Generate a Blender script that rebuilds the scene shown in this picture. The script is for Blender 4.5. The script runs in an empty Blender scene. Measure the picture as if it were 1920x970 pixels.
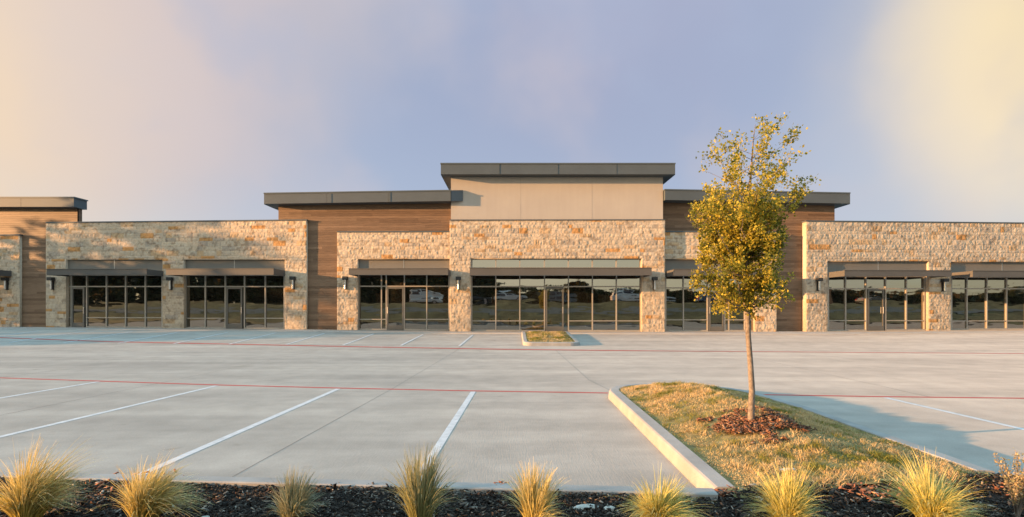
import bpy, math, random
import numpy as np
from mathutils import Vector, Matrix
S = bpy.context.scene
COL = S.collection
R = math.radians

# ------------------------------------------------------------------ camera, sky, sun, exposure
CAMZ = 1.67
cam = bpy.data.cameras.new('camera'); camo = bpy.data.objects.new('camera', cam); COL.objects.link(camo)
camo.location = (0, 0, CAMZ); camo.rotation_euler = (R(90), 0, 0)
cam.sensor_width = 36; cam.sensor_fit = 'HORIZONTAL'; cam.lens = 1000/1920*36
cam.shift_x = 0.0; cam.shift_y = (579-485)/1920
cam.clip_start = 0.1; cam.clip_end = 3000
S.camera = camo
SUN_AZ, SUN_EL = 257.0, 7.4             # compass-like: angle from +Y towards +X
sx, sy = math.sin(R(SUN_AZ)), math.cos(R(SUN_AZ))
sun = bpy.data.lights.new('sun', 'SUN'); sun.energy = 4.0; sun.angle = R(0.5); sun.color = (1.0, .53, .22)
suno = bpy.data.objects.new('sun', sun); COL.objects.link(suno)
dirv = Vector((-sx*math.cos(R(SUN_EL)), -sy*math.cos(R(SUN_EL)), -math.sin(R(SUN_EL))))
suno.rotation_euler = dirv.to_track_quat('-Z', 'Y').to_euler(); suno.location = (-40, -10, 30)

wd = bpy.data.worlds.new("World"); S.world = wd; wd.use_nodes = True
nt = wd.node_tree; nt.nodes.clear()
def N(t, **k):
    n = nt.nodes.new(t)
    for a, b in k.items(): setattr(n, a, b)
    return n
def L(a, b): nt.links.new(a, b)
out = N('ShaderNodeOutputWorld'); bg = N('ShaderNodeBackground'); L(bg.outputs[0], out.inputs[0])
sky = N('ShaderNodeTexSky', sky_type='NISHITA'); sky.sun_disc = False
sky.sun_elevation = R(SUN_EL); sky.sun_rotation = R(SUN_AZ)
sky.air_density = 1.0; sky.dust_density = 1.0; sky.ozone_density = 2.0
SKY_K = 0.1
bg.inputs[1].default_value = SKY_K
tc = N('ShaderNodeTexCoord')
warp = N('ShaderNodeTexNoise'); warp.inputs['Scale'].default_value = 3.2; warp.inputs['Detail'].default_value = 4
warp.inputs['Roughness'].default_value = .5
L(tc.outputs['Generated'], warp.inputs['Vector'])
def bank(d, spread, ruffle=.04, nz=None):
    """a soft cloud bank round direction d: gaussian in angle (spread in degrees), ruffled by noise -> 0..1"""
    v = Vector(d).normalized(); s2 = R(spread)**2
    dot = N('ShaderNodeVectorMath', operation='DOT_PRODUCT'); dot.inputs[1].default_value = v
    nrm = N('ShaderNodeVectorMath', operation='NORMALIZE'); L(tc.outputs['Generated'], nrm.inputs[0]); L(nrm.outputs[0], dot.inputs[0])
    m = N('ShaderNodeMath', operation='MULTIPLY_ADD'); m.inputs[1].default_value = ruffle*2
    L((nz or warp).outputs['Fac'], m.inputs[0]); L(dot.outputs['Value'], m.inputs[2])
    q = N('ShaderNodeMath', operation='SUBTRACT'); L(m.outputs[0], q.inputs[0]); q.inputs[1].default_value = 1+ruffle
    q2 = N('ShaderNodeMath', operation='MINIMUM'); L(q.outputs[0], q2.inputs[0]); q2.inputs[1].default_value = 0
    e = N('ShaderNodeMath', operation='MULTIPLY'); L(q2.outputs[0], e.inputs[0]); e.inputs[1].default_value = 1/s2
    x = N('ShaderNodeMath', operation='EXPONENT'); L(e.outputs[0], x.inputs[0])
    return x.outputs[0]
fine_n = N('ShaderNodeTexNoise'); fine_n.inputs['Scale'].default_value = 6; fine_n.inputs['Detail'].default_value = 5
L(tc.outputs['Generated'], fine_n.inputs['Vector'])
warp2 = N('ShaderNodeTexNoise'); warp2.inputs['Scale'].default_value = 4.1; warp2.inputs['Detail'].default_value = 4
off_ = N('ShaderNodeVectorMath', operation='ADD'); off_.inputs[1].default_value = (3.7, 1.2, 8.1); L(tc.outputs['Generated'], off_.inputs[0]); L(off_.outputs[0], warp2.inputs['Vector'])
def edge_bank(d, lo, hi, amp, nz=None):
    """a cloud bank with a ragged visible edge"""
    v = Vector(d).normalized(); dot = N('ShaderNodeVectorMath', operation='DOT_PRODUCT'); dot.inputs[1].default_value = v
    L(tc.outputs['Generated'], dot.inputs[0])
    m = N('ShaderNodeMath', operation='MULTIPLY_ADD'); m.inputs[1].default_value = amp
    L((nz or warp).outputs['Fac'], m.inputs[0]); L(dot.outputs['Value'], m.inputs[2])
    r = N('ShaderNodeMapRange', interpolation_type='SMOOTHSTEP'); L(m.outputs[0], r.inputs['Value'])
    r.inputs['From Min'].default_value = lo+amp*.5; r.inputs['From Max'].default_value = hi+amp*.5
    return r.outputs[0]
def mixc(a, b, f):
    m = N('ShaderNodeMix', data_type='RGBA')
    if hasattr(f, 'links') or not isinstance(f, (int, float)): L(f, m.inputs['Factor'])
    else: m.inputs['Factor'].default_value = f
    for s, i in ((a, 6), (b, 7)):
        if isinstance(s, tuple): m.inputs[i].default_value = (*s, 1)
        else: L(s, m.inputs[i])
    return m.outputs[2]
def scale_mul(s, f):
    m = N('ShaderNodeMath', operation='MULTIPLY'); m.inputs[1].default_value = f; L(s, m.inputs[0]); return m.outputs[0]
EXPOSURE = 2.0
def skyc(r, g, b):          # cloud radiance in the units of the sky texture, from the value seen after exposure
    k = 1/(SKY_K*2**EXPOSURE); return (r*k, g*k, b*k)
sepz = N('ShaderNodeSeparateXYZ'); L(tc.outputs['Generated'], sepz.inputs[0])
hz = N('ShaderNodeMapRange', interpolation_type='SMOOTHSTEP'); L(sepz.outputs['Z'], hz.inputs['Value'])
hz.inputs['From Min'].default_value = 0.02; hz.inputs['From Max'].default_value = .40
veil = mixc(skyc(.42, .50, .66), skyc(.35, .41, .58), hz.outputs[0])
# thin high veil over the eastern half of the sky only; the west keeps the bare sunset sky
c = mixc(sky.outputs[0], veil, scale_mul(bank((.1, 1, .35), 60, .02), .97))
c = mixc(c, skyc(.54, .51, .57), scale_mul(edge_bank((-.86, 1, .88), .855, .965, .09), .8))
c = mixc(c, skyc(.64, .53, .55), scale_mul(edge_bank((-1.05, 1, .75), .90, .99, .07), .7))
c = mixc(c, skyc(.78, .65, .58), scale_mul(bank((-1.25, 1, .50), 13, .05), .85))
c = mixc(c, skyc(.96, .72, .45), scale_mul(bank((-1.42, 1, .40), 10.5, .025), .95))
c = mixc(c, skyc(.45, .43, .58), scale_mul(bank((.24, 1, .68), 9, .05), .55))
c = mixc(c, skyc(.56, .56, .63), scale_mul(edge_bank((1.05, 1, .36), .935, .99, .05), .65))
c = mixc(c, skyc(.92, .78, .61), scale_mul(edge_bank((1.12, 1, .50), .960, .997, .036, warp), .92))
c = mixc(c, skyc(.98, .78, .42), scale_mul(bank((1.2, 1, .64), 8.0, .015), .85))
# uneven mauve and peach mottling of the thin cloud
mot = N('ShaderNodeMapRange', interpolation_type='SMOOTHSTEP'); L(warp.outputs['Fac'], mot.inputs['Value'])
mot.inputs['From Min'].default_value = .46; mot.inputs['From Max'].default_value = .72
c = mixc(c, skyc(.60, .55, .60), scale_mul(mot.outputs[0], .45))
mot2 = N('ShaderNodeMapRange', interpolation_type='SMOOTHSTEP'); L(warp2.outputs['Fac'], mot2.inputs['Value'])
mot2.inputs['From Min'].default_value = .50; mot2.inputs['From Max'].default_value = .75
c = mixc(c, skyc(.40, .47, .64), scale_mul(mot2.outputs[0], .45))
# glowing haze low in the western and southern sky behind the camera
c = mixc(c, skyc(1.65, 1.52, 1.15), scale_mul(bank((-.25, -1, .12), 38, .05), .85))
# bright cyan zenith, added above the view to fill the shade
ze = N('ShaderNodeMapRange', interpolation_type='SMOOTHSTEP'); L(sepz.outputs['Z'], ze.inputs['Value'])
ze.inputs['From Min'].default_value = .50; ze.inputs['From Max'].default_value = .85
c = mixc(c, skyc(.86, 1.80, 2.45), scale_mul(ze.outputs[0], .9))
L(c, bg.inputs[0])

vs = S.view_settings
vs.view_transform = 'Standard'; vs.look = 'None'; vs.gamma = 1; vs.use_curve_mapping = False; vs.exposure = EXPOSURE
S.render.film_transparent = False
try:
    S.cycles.max_bounces = 8; S.cycles.transparent_max_bounces = 8
except Exception: pass

# ------------------------------------------------------------------ materials
def material(name, rough=.8, spec=.3, metal=0.0):
    m = bpy.data.materials.new(name); m.use_nodes = True
    b = m.node_tree.nodes['Principled BSDF']
    b.inputs['Roughness'].default_value = rough; b.inputs['Metallic'].default_value = metal
    b.inputs['Specular IOR Level'].default_value = spec
    return m, m.node_tree, b
def nd(t, ty, **k):
    n = t.nodes.new(ty)
    for a, b in k.items(): setattr(n, a, b)
    return n
def pos(t, scale=(1, 1, 1)):
    g = nd(t, 'ShaderNodeNewGeometry'); m = nd(t, 'ShaderNodeVectorMath', operation='MULTIPLY')
    m.inputs[1].default_value = scale; t.links.new(g.outputs['Position'], m.inputs[0]); return m.outputs[0]
def noise(t, vec, scale, detail=4, rough=.55):
    n = nd(t, 'ShaderNodeTexNoise'); n.inputs['Scale'].default_value = scale; n.inputs['Detail'].default_value = detail
    n.inputs['Roughness'].default_value = rough; t.links.new(vec, n.inputs['Vector']); return n.outputs['Fac']
def ramp(t, fac, stops):
    r = nd(t, 'ShaderNodeValToRGB'); e = r.color_ramp.elements
    while len(e) < len(stops): e.new(.5)
    for i, (p, c) in enumerate(stops):
        e[i].position = p; e[i].color = (*c, 1) if len(c) == 3 else c
    t.links.new(fac, r.inputs[0]); return r.outputs[0]
def mixt(t, a, b, f, mode='MIX'):
    m = nd(t, 'ShaderNodeMix', data_type='RGBA', blend_type=mode)
    if isinstance(f, (int, float)): m.inputs[0].default_value = f
    else: t.links.new(f, m.inputs[0])
    for s, i in ((a, 6), (b, 7)):
        if isinstance(s, tuple): m.inputs[i].default_value = (*s, 1)
        else: t.links.new(s, m.inputs[i])
    return m.outputs[2]
def bump(t, b, h, strength, dist):
    n = nd(t, 'ShaderNodeBump'); n.inputs['Strength'].default_value = strength; n.inputs['Distance'].default_value = dist
    t.links.new(h, n.inputs['Height']); t.links.new(n.outputs[0], b.inputs['Normal'])
def mth(t, op, a, b=None, c=None):
    n = nd(t, 'ShaderNodeMath', operation=op)
    for i, v in enumerate((a, b, c)):
        if v is None: continue
        if isinstance(v, (int, float)): n.inputs[i].default_value = v
        else: t.links.new(v, n.inputs[i])
    return n.outputs[0]
def simple(name, colr, rough=.6, spec=.4, metal=0, var=.12, scale=3, bmp=0, bscale=40):
    m, t, b = material(name, rough, spec, metal)
    f = noise(t, pos(t), scale)
    lo = tuple(x*(1-var) for x in colr); hi = tuple(min(1, x*(1+var)) for x in colr)
    t.links.new(ramp(t, f, [(.3, lo), (.7, hi)]), b.inputs['Base Color'])
    if bmp: bump(t, b, noise(t, pos(t), bscale, 5), bmp, .01)
    return m
def attr_mat(name, rough=.9, spec=.2, var=.15, scale=14, bmp=0, bscale=40, translucent=0):
    m, t, b = material(name, rough, spec)
    a = nd(t, 'ShaderNodeAttribute', attribute_name='Col')
    f = noise(t, pos(t), scale, 5)
    v = ramp(t, f, [(.25, (1-var,)*3), (.75, (1+var,)*3)])
    c_ = mixt(t, a.outputs['Color'], v, 1.0, 'MULTIPLY')
    t.links.new(c_, b.inputs['Base Color'])
    if bmp: bump(t, b, noise(t, pos(t), bscale, 6, .65), bmp, .02)
    if translucent:
        tr = nd(t, 'ShaderNodeBsdfTranslucent'); t.links.new(c_, tr.inputs['Color'])
        mx = nd(t, 'ShaderNodeMixShader'); mx.inputs[0].default_value = translucent
        o = t.nodes['Material Output']
        t.links.new(b.outputs[0], mx.inputs[1]); t.links.new(tr.outputs[0], mx.inputs[2]); t.links.new(mx.outputs[0], o.inputs[0])
    return m

M = {}
M['stone'] = attr_mat('limestone_ashlar', .92, .15, .16, 9, .7, 30)
M['leaf'] = attr_mat('live_oak_leaf', .55, .25, .1, 20, translucent=.5)
M['blade'] = attr_mat('grass_blade', .6, .25, .08, 20, translucent=.3)
M['chip'] = attr_mat('bark_chip', .9, .15, .2, 30)
M['bark'] = simple('trunk_bark', (.175, .145, .12), .9, .1, var=.35, scale=25, bmp=.8, bscale=60)
M['cap'] = simple('grey_metal_fascia', (.066, .081, .092), .6, .25, var=.07, scale=.8)
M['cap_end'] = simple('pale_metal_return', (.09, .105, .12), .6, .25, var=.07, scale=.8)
M['canopy'] = simple('bronze_grey_metal', (.083, .079, .074), .6, .25, var=.08, scale=.9)
M['panel'] = simple('grey_spandrel_metal', (.15, .142, .128), .6, .25, var=.06, scale=1.2)
M['alu'] = simple('anodised_frame', (.33, .30, .26), .45, .4, metal=.25, var=.06)
M['door'] = simple('door_frame_metal', (.12, .115, .105), .45, .4, metal=.25, var=.06)
M['black'] = simple('black_metal', (.02, .02, .02), .5, .4)
M['steel'] = simple('brushed_steel', (.5, .5, .5), .3, .5, metal=.8, var=.1)
M['roof'] = simple('roof_membrane', (.4, .4, .38), .9, .2)
M['interior'] = simple('dark_interior', (.03, .028, .025), .9, .1)
M['kerb'] = simple('kerb_concrete', (.265, .252, .235), .9, .2, var=.16, scale=2.2, bmp=.25, bscale=60)
M['white'] = simple('white_line_paint', (.46, .46, .46), .7, .3, var=.16, scale=9)
M['soil'] = simple('dark_soil', (.035, .027, .022), .95, .1, var=.4, scale=20, bmp=.8, bscale=50)
M['thatch'] = simple('dormant_turf_soil', (.20, .155, .065), .95, .1, var=.45, scale=7, bmp=.8, bscale=50)
M['tyre'] = simple('tyre_rubber', (.02, .02, .02), .9, .2)
M['asphalt'] = simple('asphalt', (.06, .06, .06), .9, .2, var=.2)
M['street'] = simple('street_concrete', (.16, .15, .135), .9, .2, var=.15)
M['verge'] = simple('verge_turf', (.16, .128, .062), .95, .1, var=.5, scale=.6)
M['brick'] = simple('red_brick_wall', (.42, .22, .13), .9, .2, var=.2, scale=6)
M['paper'] = simple('weathered_paper', (.55, .58, .62), .8, .2)
M['rock'] = simple('pale_limestone', (.42, .39, .34), .9, .15, var=.2, scale=30, bmp=.6, bscale=50)

def mk_red():
    m, t, b = material('red_lane_paint', .75, .25)
    worn = noise(t, pos(t, (1, 1, 1)), 9, 6, .7); big = noise(t, pos(t), .5, 2)
    f = ramp(t, mth(t, 'MULTIPLY_ADD', big, .5, worn), [(.86, (0, 0, 0)), (1.02, (1, 1, 1))])
    t.links.new(mixt(t, (.40, .05, .04), (.40, .28, .24), f), b.inputs['Base Color']); return m
M['red'] = mk_red()

def mk_wood():
    m, t, b = material('wood_look_plank', .6, .3)
    p = pos(t); s = nd(t, 'ShaderNodeSeparateXYZ'); t.links.new(p, s.inputs[0])
    row = mth(t, 'FLOOR', mth(t, 'DIVIDE', s.outputs['Z'], .135))
    cmb = nd(t, 'ShaderNodeCombineXYZ'); t.links.new(row, cmb.inputs[0])
    seg = mth(t, 'FLOOR', mth(t, 'MULTIPLY_ADD', row, .37, mth(t, 'DIVIDE', s.outputs['X'], 3.6)))
    t.links.new(seg, cmb.inputs[1])
    wn = nd(t, 'ShaderNodeTexWhiteNoise'); t.links.new(cmb.outputs[0], wn.inputs[0])
    base = ramp(t, wn.outputs['Value'], [(0, (.112, .066, .039)), (.5, (.152, .093, .056)), (1, (.195, .122, .076))])
    g = noise(t, pos(t, (1.2, 1, 26)), 2.0, 5, .6)
    grain = ramp(t, g, [(.3, (.68,)*3), (.7, (1.25,)*3)])
    t.links.new(mixt(t, base, grain, 1.0, 'MULTIPLY'), b.inputs['Base Color'])
    bump(t, b, g, .3, .004)
    return m
M['wood'] = mk_wood()

def mk_stucco():
    m, t, b = material('cream_stucco', .92, .15)
    f = noise(t, pos(t), .7, 4); g = noise(t, pos(t, (3, 3, .35)), 1.5, 4)
    c0 = ramp(t, f, [(.3, (.355, .32, .285)), (.7, (.38, .343, .303))])
    t.links.new(mixt(t, c0, ramp(t, g, [(.35, (.975,)*3), (.65, (1.01,)*3)]), 1, 'MULTIPLY'), b.inputs['Base Color'])
    bump(t, b, noise(t, pos(t), 60, 4), .25, .004); return m
M['stucco'] = mk_stucco()

def mk_concrete():
    m, t, b = material('broom_finished_concrete', .9, .12)
    b.inputs['Diffuse Roughness'].default_value = .2
    p = pos(t)
    big = noise(t, pos(t, (.25, .9, 1)), .5, 5, .6)        # long drying bands across the slab
    mid = noise(t, p, 1.4, 6, .65); fine = noise(t, p, 45, 4, .6)
    c0 = ramp(t, big, [(.30, (.278, .250, .218)), (.5, (.330, .296, .257)), (.72, (.382, .342, .294))])
    c1 = mixt(t, c0, ramp(t, mid, [(.3, (.86,)*3), (.7, (1.1,)*3)]), 1, 'MULTIPLY')
    c2 = mixt(t, c1, ramp(t, fine, [(.25, (.88,)*3), (.75, (1.1,)*3)]), .8, 'MULTIPLY')
    # faint tyre paths along the drive aisle
    tp = noise(t, pos(t, (.035, 1.1, 1)), 1.0, 3, .5)
    c3 = mixt(t, c2, ramp(t, tp, [(.42, (.90,)*3), (.56, (1.03,)*3)]), .8, 'MULTIPLY')
    spots = noise(t, p, 3.1, 2, .4)
    c3 = mixt(t, c3, ramp(t, spots, [(.70, (1, 1, 1)), (.78, (.80, .78, .76))]), .7, 'MULTIPLY')
    # scattered oil drips and patches
    c3 = mixt(t, c3, ramp(t, noise(t, p, .55, 3, .5), [(.66, (1, 1, 1)), (.74, (.9, .89, .87))]), .8, 'MULTIPLY')
    t.links.new(c3, b.inputs['Base Color'])
    broom = noise(t, pos(t, (30, 2.2, 1)), 2.2, 3, .6)
    h = mth(t, 'ADD', mth(t, 'MULTIPLY', broom, .6), mth(t, 'MULTIPLY', fine, .3))
    bump(t, b, h, .7, .006)
    return m
M['concrete'] = mk_concrete()
M['walk'] = simple('walkway_concrete', (.40, .36, .32), .88, .25, var=.1, scale=1.5, bmp=.2, bscale=50)
M['joint'] = simple('joint_filler', (.16, .145, .13), .95, .1)

def mk_glass():
    m, t, b = material('tinted_reflective_glass', .02, .5)
    b.inputs['Base Color'].default_value = (.010, .010, .009, 1)
    gl = nd(t, 'ShaderNodeBsdfGlossy'); gl.inputs['Roughness'].default_value = .015
    gl.inputs['Color'].default_value = (.78, .74, .66, 1)
    n1 = noise(t, pos(t, (.55, 1, 2.0)), .8, 2, .4)
    bp = nd(t, 'ShaderNodeBump'); bp.inputs['Strength'].default_value = .3; bp.inputs['Distance'].default_value = .017
    t.links.new(n1, bp.inputs['Height'])
    t.links.new(bp.outputs[0], gl.inputs['Normal'])
    mx = nd(t, 'ShaderNodeMixShader'); mx.inputs[0].default_value = .31
    t.links.new(b.outputs[0], mx.inputs[1]); t.links.new(gl.outputs[0], mx.inputs[2])
    t.links.new(mx.outputs[0], t.nodes['Material Output'].inputs[0])
    return m
M['glass'] = mk_glass()
def paint(name, c, rough=.3):
    m, t, b = material(name, rough, .5); b.inputs['Base Color'].default_value = (*c, 1); b.inputs['Coat Weight'].default_value = .5
    return m
M['car_white'] = paint('white_car_paint', (.7, .7, .7)); M['car_grey'] = paint('grey_car_paint', (.16, .17, .18))
M['car_blue'] = paint('blue_car_paint', (.06, .12, .22)); M['car_dark'] = paint('dark_car_paint', (.03, .03, .035))
M['car_glass'] = paint('car_glass', (.02, .02, .025), .05); M['lamp_red'] = paint('red_lens', (.4, .02, .02)); M['lamp_clear'] = paint('clear_lens', (.7, .7, .65))

# ------------------------------------------------------------------ mesh helpers
class MB:
    def __init__(s): s.v = []; s.f = []
    def quad(s, a, b, c, d):
        n = len(s.v); s.v += [tuple(a), tuple(b), tuple(c), tuple(d)]; s.f.append((n, n+1, n+2, n+3))
    def hexa(s, p):      # p: 4 front (bl, br, tr, tl) + 4 back
        n = len(s.v); s.v += [tuple(q) for q in p]
        for q in ((0, 1, 2, 3), (5, 4, 7, 6), (4, 0, 3, 7), (1, 5, 6, 2), (3, 2, 6, 7), (4, 5, 1, 0)):
            s.f.append(tuple(n+i for i in q))
    def box(s, x0, x1, y0, y1, z0, z1):
        s.hexa([(x0, y0, z0), (x1, y0, z0), (x1, y0, z1), (x0, y0, z1), (x0, y1, z0), (x1, y1, z0), (x1, y1, z1), (x0, y1, z1)])
    def tube(s, pts, rad, seg=8, cap=True):
        pts = [Vector(p) for p in pts]; n0 = len(s.v); m = len(pts)
        for i, p in enumerate(pts):
            d = (pts[min(i+1, m-1)] - pts[max(i-1, 0)]).normalized()
            u = d.orthogonal().normalized() if i == 0 else (u - d*u.dot(d)).normalized()
            w = d.cross(u); r = rad[i] if hasattr(rad, '__len__') else rad
            for k in range(seg):
                a = 2*math.pi*k/seg; s.v.append(tuple(p + (u*math.cos(a) + w*math.sin(a))*r))
        for i in range(m-1):
            for k in range(seg):
                a = n0+i*seg+k; b = n0+i*seg+(k+1) % seg; s.f.append((a, b, b+seg, a+seg))
        if cap:
            s.f.append(tuple(n0+k for k in range(seg-1, -1, -1))); s.f.append(tuple(n0+(m-1)*seg+k for k in range(seg)))
    def build(s, name, mat, parent=None, smooth=False, bevel=0):
        return mesh_obj(name, s.v, s.f, mat, parent, smooth, bevel)
def mesh_obj(name, v, f, mat, parent=None, smooth=False, bevel=0, col=None):
    me = bpy.data.meshes.new(name); me.from_pydata(v, [], f); me.update()
    o = bpy.data.objects.new(name, me); COL.objects.link(o)
    if mat is not None: me.materials.append(mat)
    if col is not None: set_col(me, col)
    if smooth: me.polygons.foreach_set('use_smooth', [True]*len(me.polygons))
    if bevel:
        b = o.modifiers.new('bevel', 'BEVEL'); b.width = bevel; b.segments = 2; b.limit_method = 'ANGLE'
    if parent is not None: o.parent = parent
    return o
def set_col(me, col):
    a = me.color_attributes.new('Col', 'FLOAT_COLOR', 'POINT')
    c = np.ones((len(me.vertices), 4), np.float32); c[:, :3] = col
    a.data.foreach_set('color', c.ravel())
def np_mesh(name, V, F, mat, parent=None, col=None, smooth=False):
    """V (n,3), F (m,k) arrays -> fast mesh"""
    me = bpy.data.meshes.new(name); V = np.asarray(V, np.float32); F = np.asarray(F, np.int32)
    me.vertices.add(len(V)); me.vertices.foreach_set('co', V.ravel())
    m, k = F.shape
    me.loops.add(m*k); me.loops.foreach_set('vertex_index', F.ravel())
    me.polygons.add(m); me.polygons.foreach_set('loop_start', np.arange(0, m*k, k, dtype=np.int32))
    me.polygons.foreach_set('loop_total', np.full(m, k, np.int32))
    if smooth: me.polygons.foreach_set('use_smooth', np.ones(m, bool))
    me.update(calc_edges=True); me.validate()
    if mat is not None: me.materials.append(mat)
    if col is not None: set_col(me, col)
    o = bpy.data.objects.new(name, me); COL.objects.link(o)
    if parent is not None: o.parent = parent
    return o
def empty(name, loc=(0, 0, 0)):
    o = bpy.data.objects.new(name, None); COL.objects.link(o); o.location = loc; return o
def tag(o, label=None, cat=None, group=None, kind=None):
    if label: o['label'] = label
    if cat: o['category'] = cat
    if group: o['group'] = group
    if kind: o['kind'] = kind
    return o
def structure(o): o['kind'] = 'structure'; return o
def copy_tree(o, parent=None):
    c_ = o.copy(); COL.objects.link(c_)
    if parent is not None: c_.parent = parent
    for ch in [x for x in COL.objects if x.parent == o]: copy_tree(ch, c_)
    return c_
def hash2(ix, iy, iz=0, seed=0):
    h = (np.asarray(ix).astype(np.int64)*374761393 + np.asarray(iy).astype(np.int64)*668265263 + np.asarray(iz).astype(np.int64)*2147483647 + seed*974711) & 0xffffffff
    h = ((h ^ (h >> 13)) * 1274126177) & 0xffffffff
    h = (h ^ (h >> 16)) & 0xffffffff
    return h/4294967295.0
def vnoise(x, y, seed=0):
    ix = np.floor(x); iy = np.floor(y); fx = x-ix; fy = y-iy
    fx = fx*fx*(3-2*fx); fy = fy*fy*(3-2*fy)
    a = hash2(ix, iy, 0, seed); b = hash2(ix+1, iy, 0, seed); c_ = hash2(ix, iy+1, 0, seed); d = hash2(ix+1, iy+1, 0, seed)
    return (a*(1-fx)+b*fx)*(1-fy) + (c_*(1-fx)+d*fx)*fy
def fbm(x, y, seed=0, oct=3):
    s = 0; a = .5
    for i in range(oct): s = s + a*vnoise(x*2**i, y*2**i, seed+i*17); a *= .5
    return s/(1-.5**oct)

# ------------------------------------------------------------------ ground shape
KX = [-32, -28, -12, -3.5, 9, 17, 31, 36]; KZ = [.55, .54, .47, .39, .37, .36, .44, .46]
def zb(X): return np.interp(X, KX, KZ)
def ground(X, Y):
    X = np.asarray(X, float); Y = np.asarray(Y, float)
    t = np.clip((Y-21)/(30.2-21), 0, 1)*np.clip((70-Y)/25, 0, 1)
    back = np.clip((-Y-4)/13, 0, 1); back = back*back*(3-2*back)*2.5
    return zb(X)*t + back
def gz(x, y): return float(ground(x, y))

def grid_sheet(name, xs, ys, mat, dz=0, zf=ground, mask=None):
    X, Y = np.meshgrid(xs, ys); Z = zf(X, Y)+dz
    V = np.stack([X, Y, Z], -1).reshape(-1, 3); nx = len(xs); ny = len(ys)
    i, j = np.meshgrid(np.arange(nx-1), np.arange(ny-1)); a = (j*nx+i).ravel()
    F = np.stack([a, a+1, a+1+nx, a+nx], -1)
    if mask is not None: F = F[mask((X[:-1, :-1]+X[1:, 1:])/2, (Y[:-1, :-1]+Y[1:, 1:])/2).ravel()]
    return np_mesh(name, V, F, mat, smooth=True)
base_xs = np.r_[-900, -500, -300, -200, np.arange(-150, 151, 5), 200, 300, 500, 900]
base_ys = np.r_[-900, -500, -300, -200, np.arange(-150, 150, 2.5), 200, 300, 500, 900]
structure(grid_sheet('ground', base_xs, base_ys, M['verge'], -.06))
structure(grid_sheet('parking_lot', np.arange(-70, 71, 1.0), np.arange(3.0, 62, .5), M['concrete']))
structure(grid_sheet('street', np.arange(-150, 151, 5.0), np.r_[-27, -25, -23, -21, -19, -17], M['street'], .02))

def strip(name, pts, w, mat, dz=.008, n=24, gaps=None):
    """painted strip of width w along a ground polyline"""
    P = [Vector((p[0], p[1], 0)) for p in pts]; mb = MB(); dense = []
    for a, b in zip(P[:-1], P[1:]):
        k = max(2, int((b-a).length/1.0))
        dense += [a.lerp(b, i/k) for i in range(k)]
    dense.append(P[-1]); L_ = []
    for i, p in enumerate(dense):
        d = (dense[min(i+1, len(dense)-1)] - dense[max(i-1, 0)]).normalized(); nrm = Vector((-d.y, d.x, 0))*w/2
        L_.append((p+nrm, p-nrm))
    for i, (a, b) in enumerate(L_):
        mb.v += [(a.x, a.y, gz(a.x, a.y)+(dz if max(a.y, b.y) > 20.5 else dz*.35)), (b.x, b.y, gz(b.x, b.y)+(dz if max(a.y, b.y) > 20.5 else dz*.35))]
        if i: mb.f.append((2*i-1, 2*i+1, 2*i, 2*i-2))
    return structure(mb.build(name, mat))
RED_N = [(-16, 13.3), (-12.3, 12.85), (-6.4, 11.65), (-3.6, 11.2), (-.8, 10.82), (1.9, 10.55)]
RED_NR = [(3.9, 10.45), (6.9, 10.12), (9.6, 9.92), (16, 9.3)]
strip('fire_lane_stripe', RED_N, .10, M['red']); strip('fire_lane_stripe', RED_NR, .10, M['red'])
strip('fire_lane_stripe', [(-40, 27.6), (-24.7, 25.7), (-18, 24.1), (-7, 22.5), (0, 21.5), (7.5, 20.8), (19, 19.8), (40, 18.0)], .19, M['red'])
for xn, yn, xf, yf in ((-.93, 5.0, -.78, 10.72), (-3.74, 5.2, -3.62, 11.1), (-6.75, 5.5, -6.4, 11.55), (-9.75, 5.8, -9.45, 12.2), (-12.7, 6, -12.3, 12.75),
                       (7.15, 4.6, 7.0, 10.0), (9.9, 4.4, 9.75, 9.8)):
    strip('stall_line', [(xn, yn), (xf, yf)], .10, M['white'])
for k in range(11):
    x1, x0 = -2.05-2.63*k, -2.25-2.52*k
    strip('stall_line', [(x0, 22.75+.13*k), (x1, 27.9+.12*k)], .10, M['white'])
# saw-cut joints
for pts in ([(-2.78, 5.2), (-2.5, 11.0), (-2.2, 21.4), (-2.1, 28)], [(2.0, 10.9), (1.8, 12.5), (1.75, 21.4)], [(7.9, 10.1), (8.3, 20.7)], [(-12.4, 13), (-12, 24)],
            [(-22, 17.6), (0, 15.7), (26, 13.6)], [(9.9, 9.8), (9.95, 4.6)], [(-8.1, 5.6), (-7.9, 11.9), (-7.8, 22.3)]):
    strip('control_joint', pts, .010, M['joint'], .006)
# walkway along the shop fronts
def walk():
    mb = MB(); xs = np.linspace(-40, 44, 60); 
    pr = [0]
    for i, x in enumerate(xs):
        yb = float(np.interp(x, [-32, -12, -3, 9, 17, 31], [33.2, 31.6, 31.2, 31.2, 31.2, 32.6])); yf = float(np.interp(x, [-32, -12, -3, 9, 17, 31], [30.6, 29.2, 28.7, 28.5, 28.5, 29.3]))
        z = float(zb(x))
        mb.v += [(x, yf, gz(x, yf)-.05), (x, yf, max(z-.03, gz(x, yf)+.012)), (x, yb, z+.01)]
        if i:
            a = 3*i
            mb.f += [(a-3, a, a+1, a-2), (a-2, a+1, a+2, a-1)]
    return structure(mb.build('walkway', M['walk']))
walk()

structure(grid_sheet('sidewalk', np.arange(-150, 151, 5.0), np.r_[-11.3, -10.6, -9.9], M['street'], .08))
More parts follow.
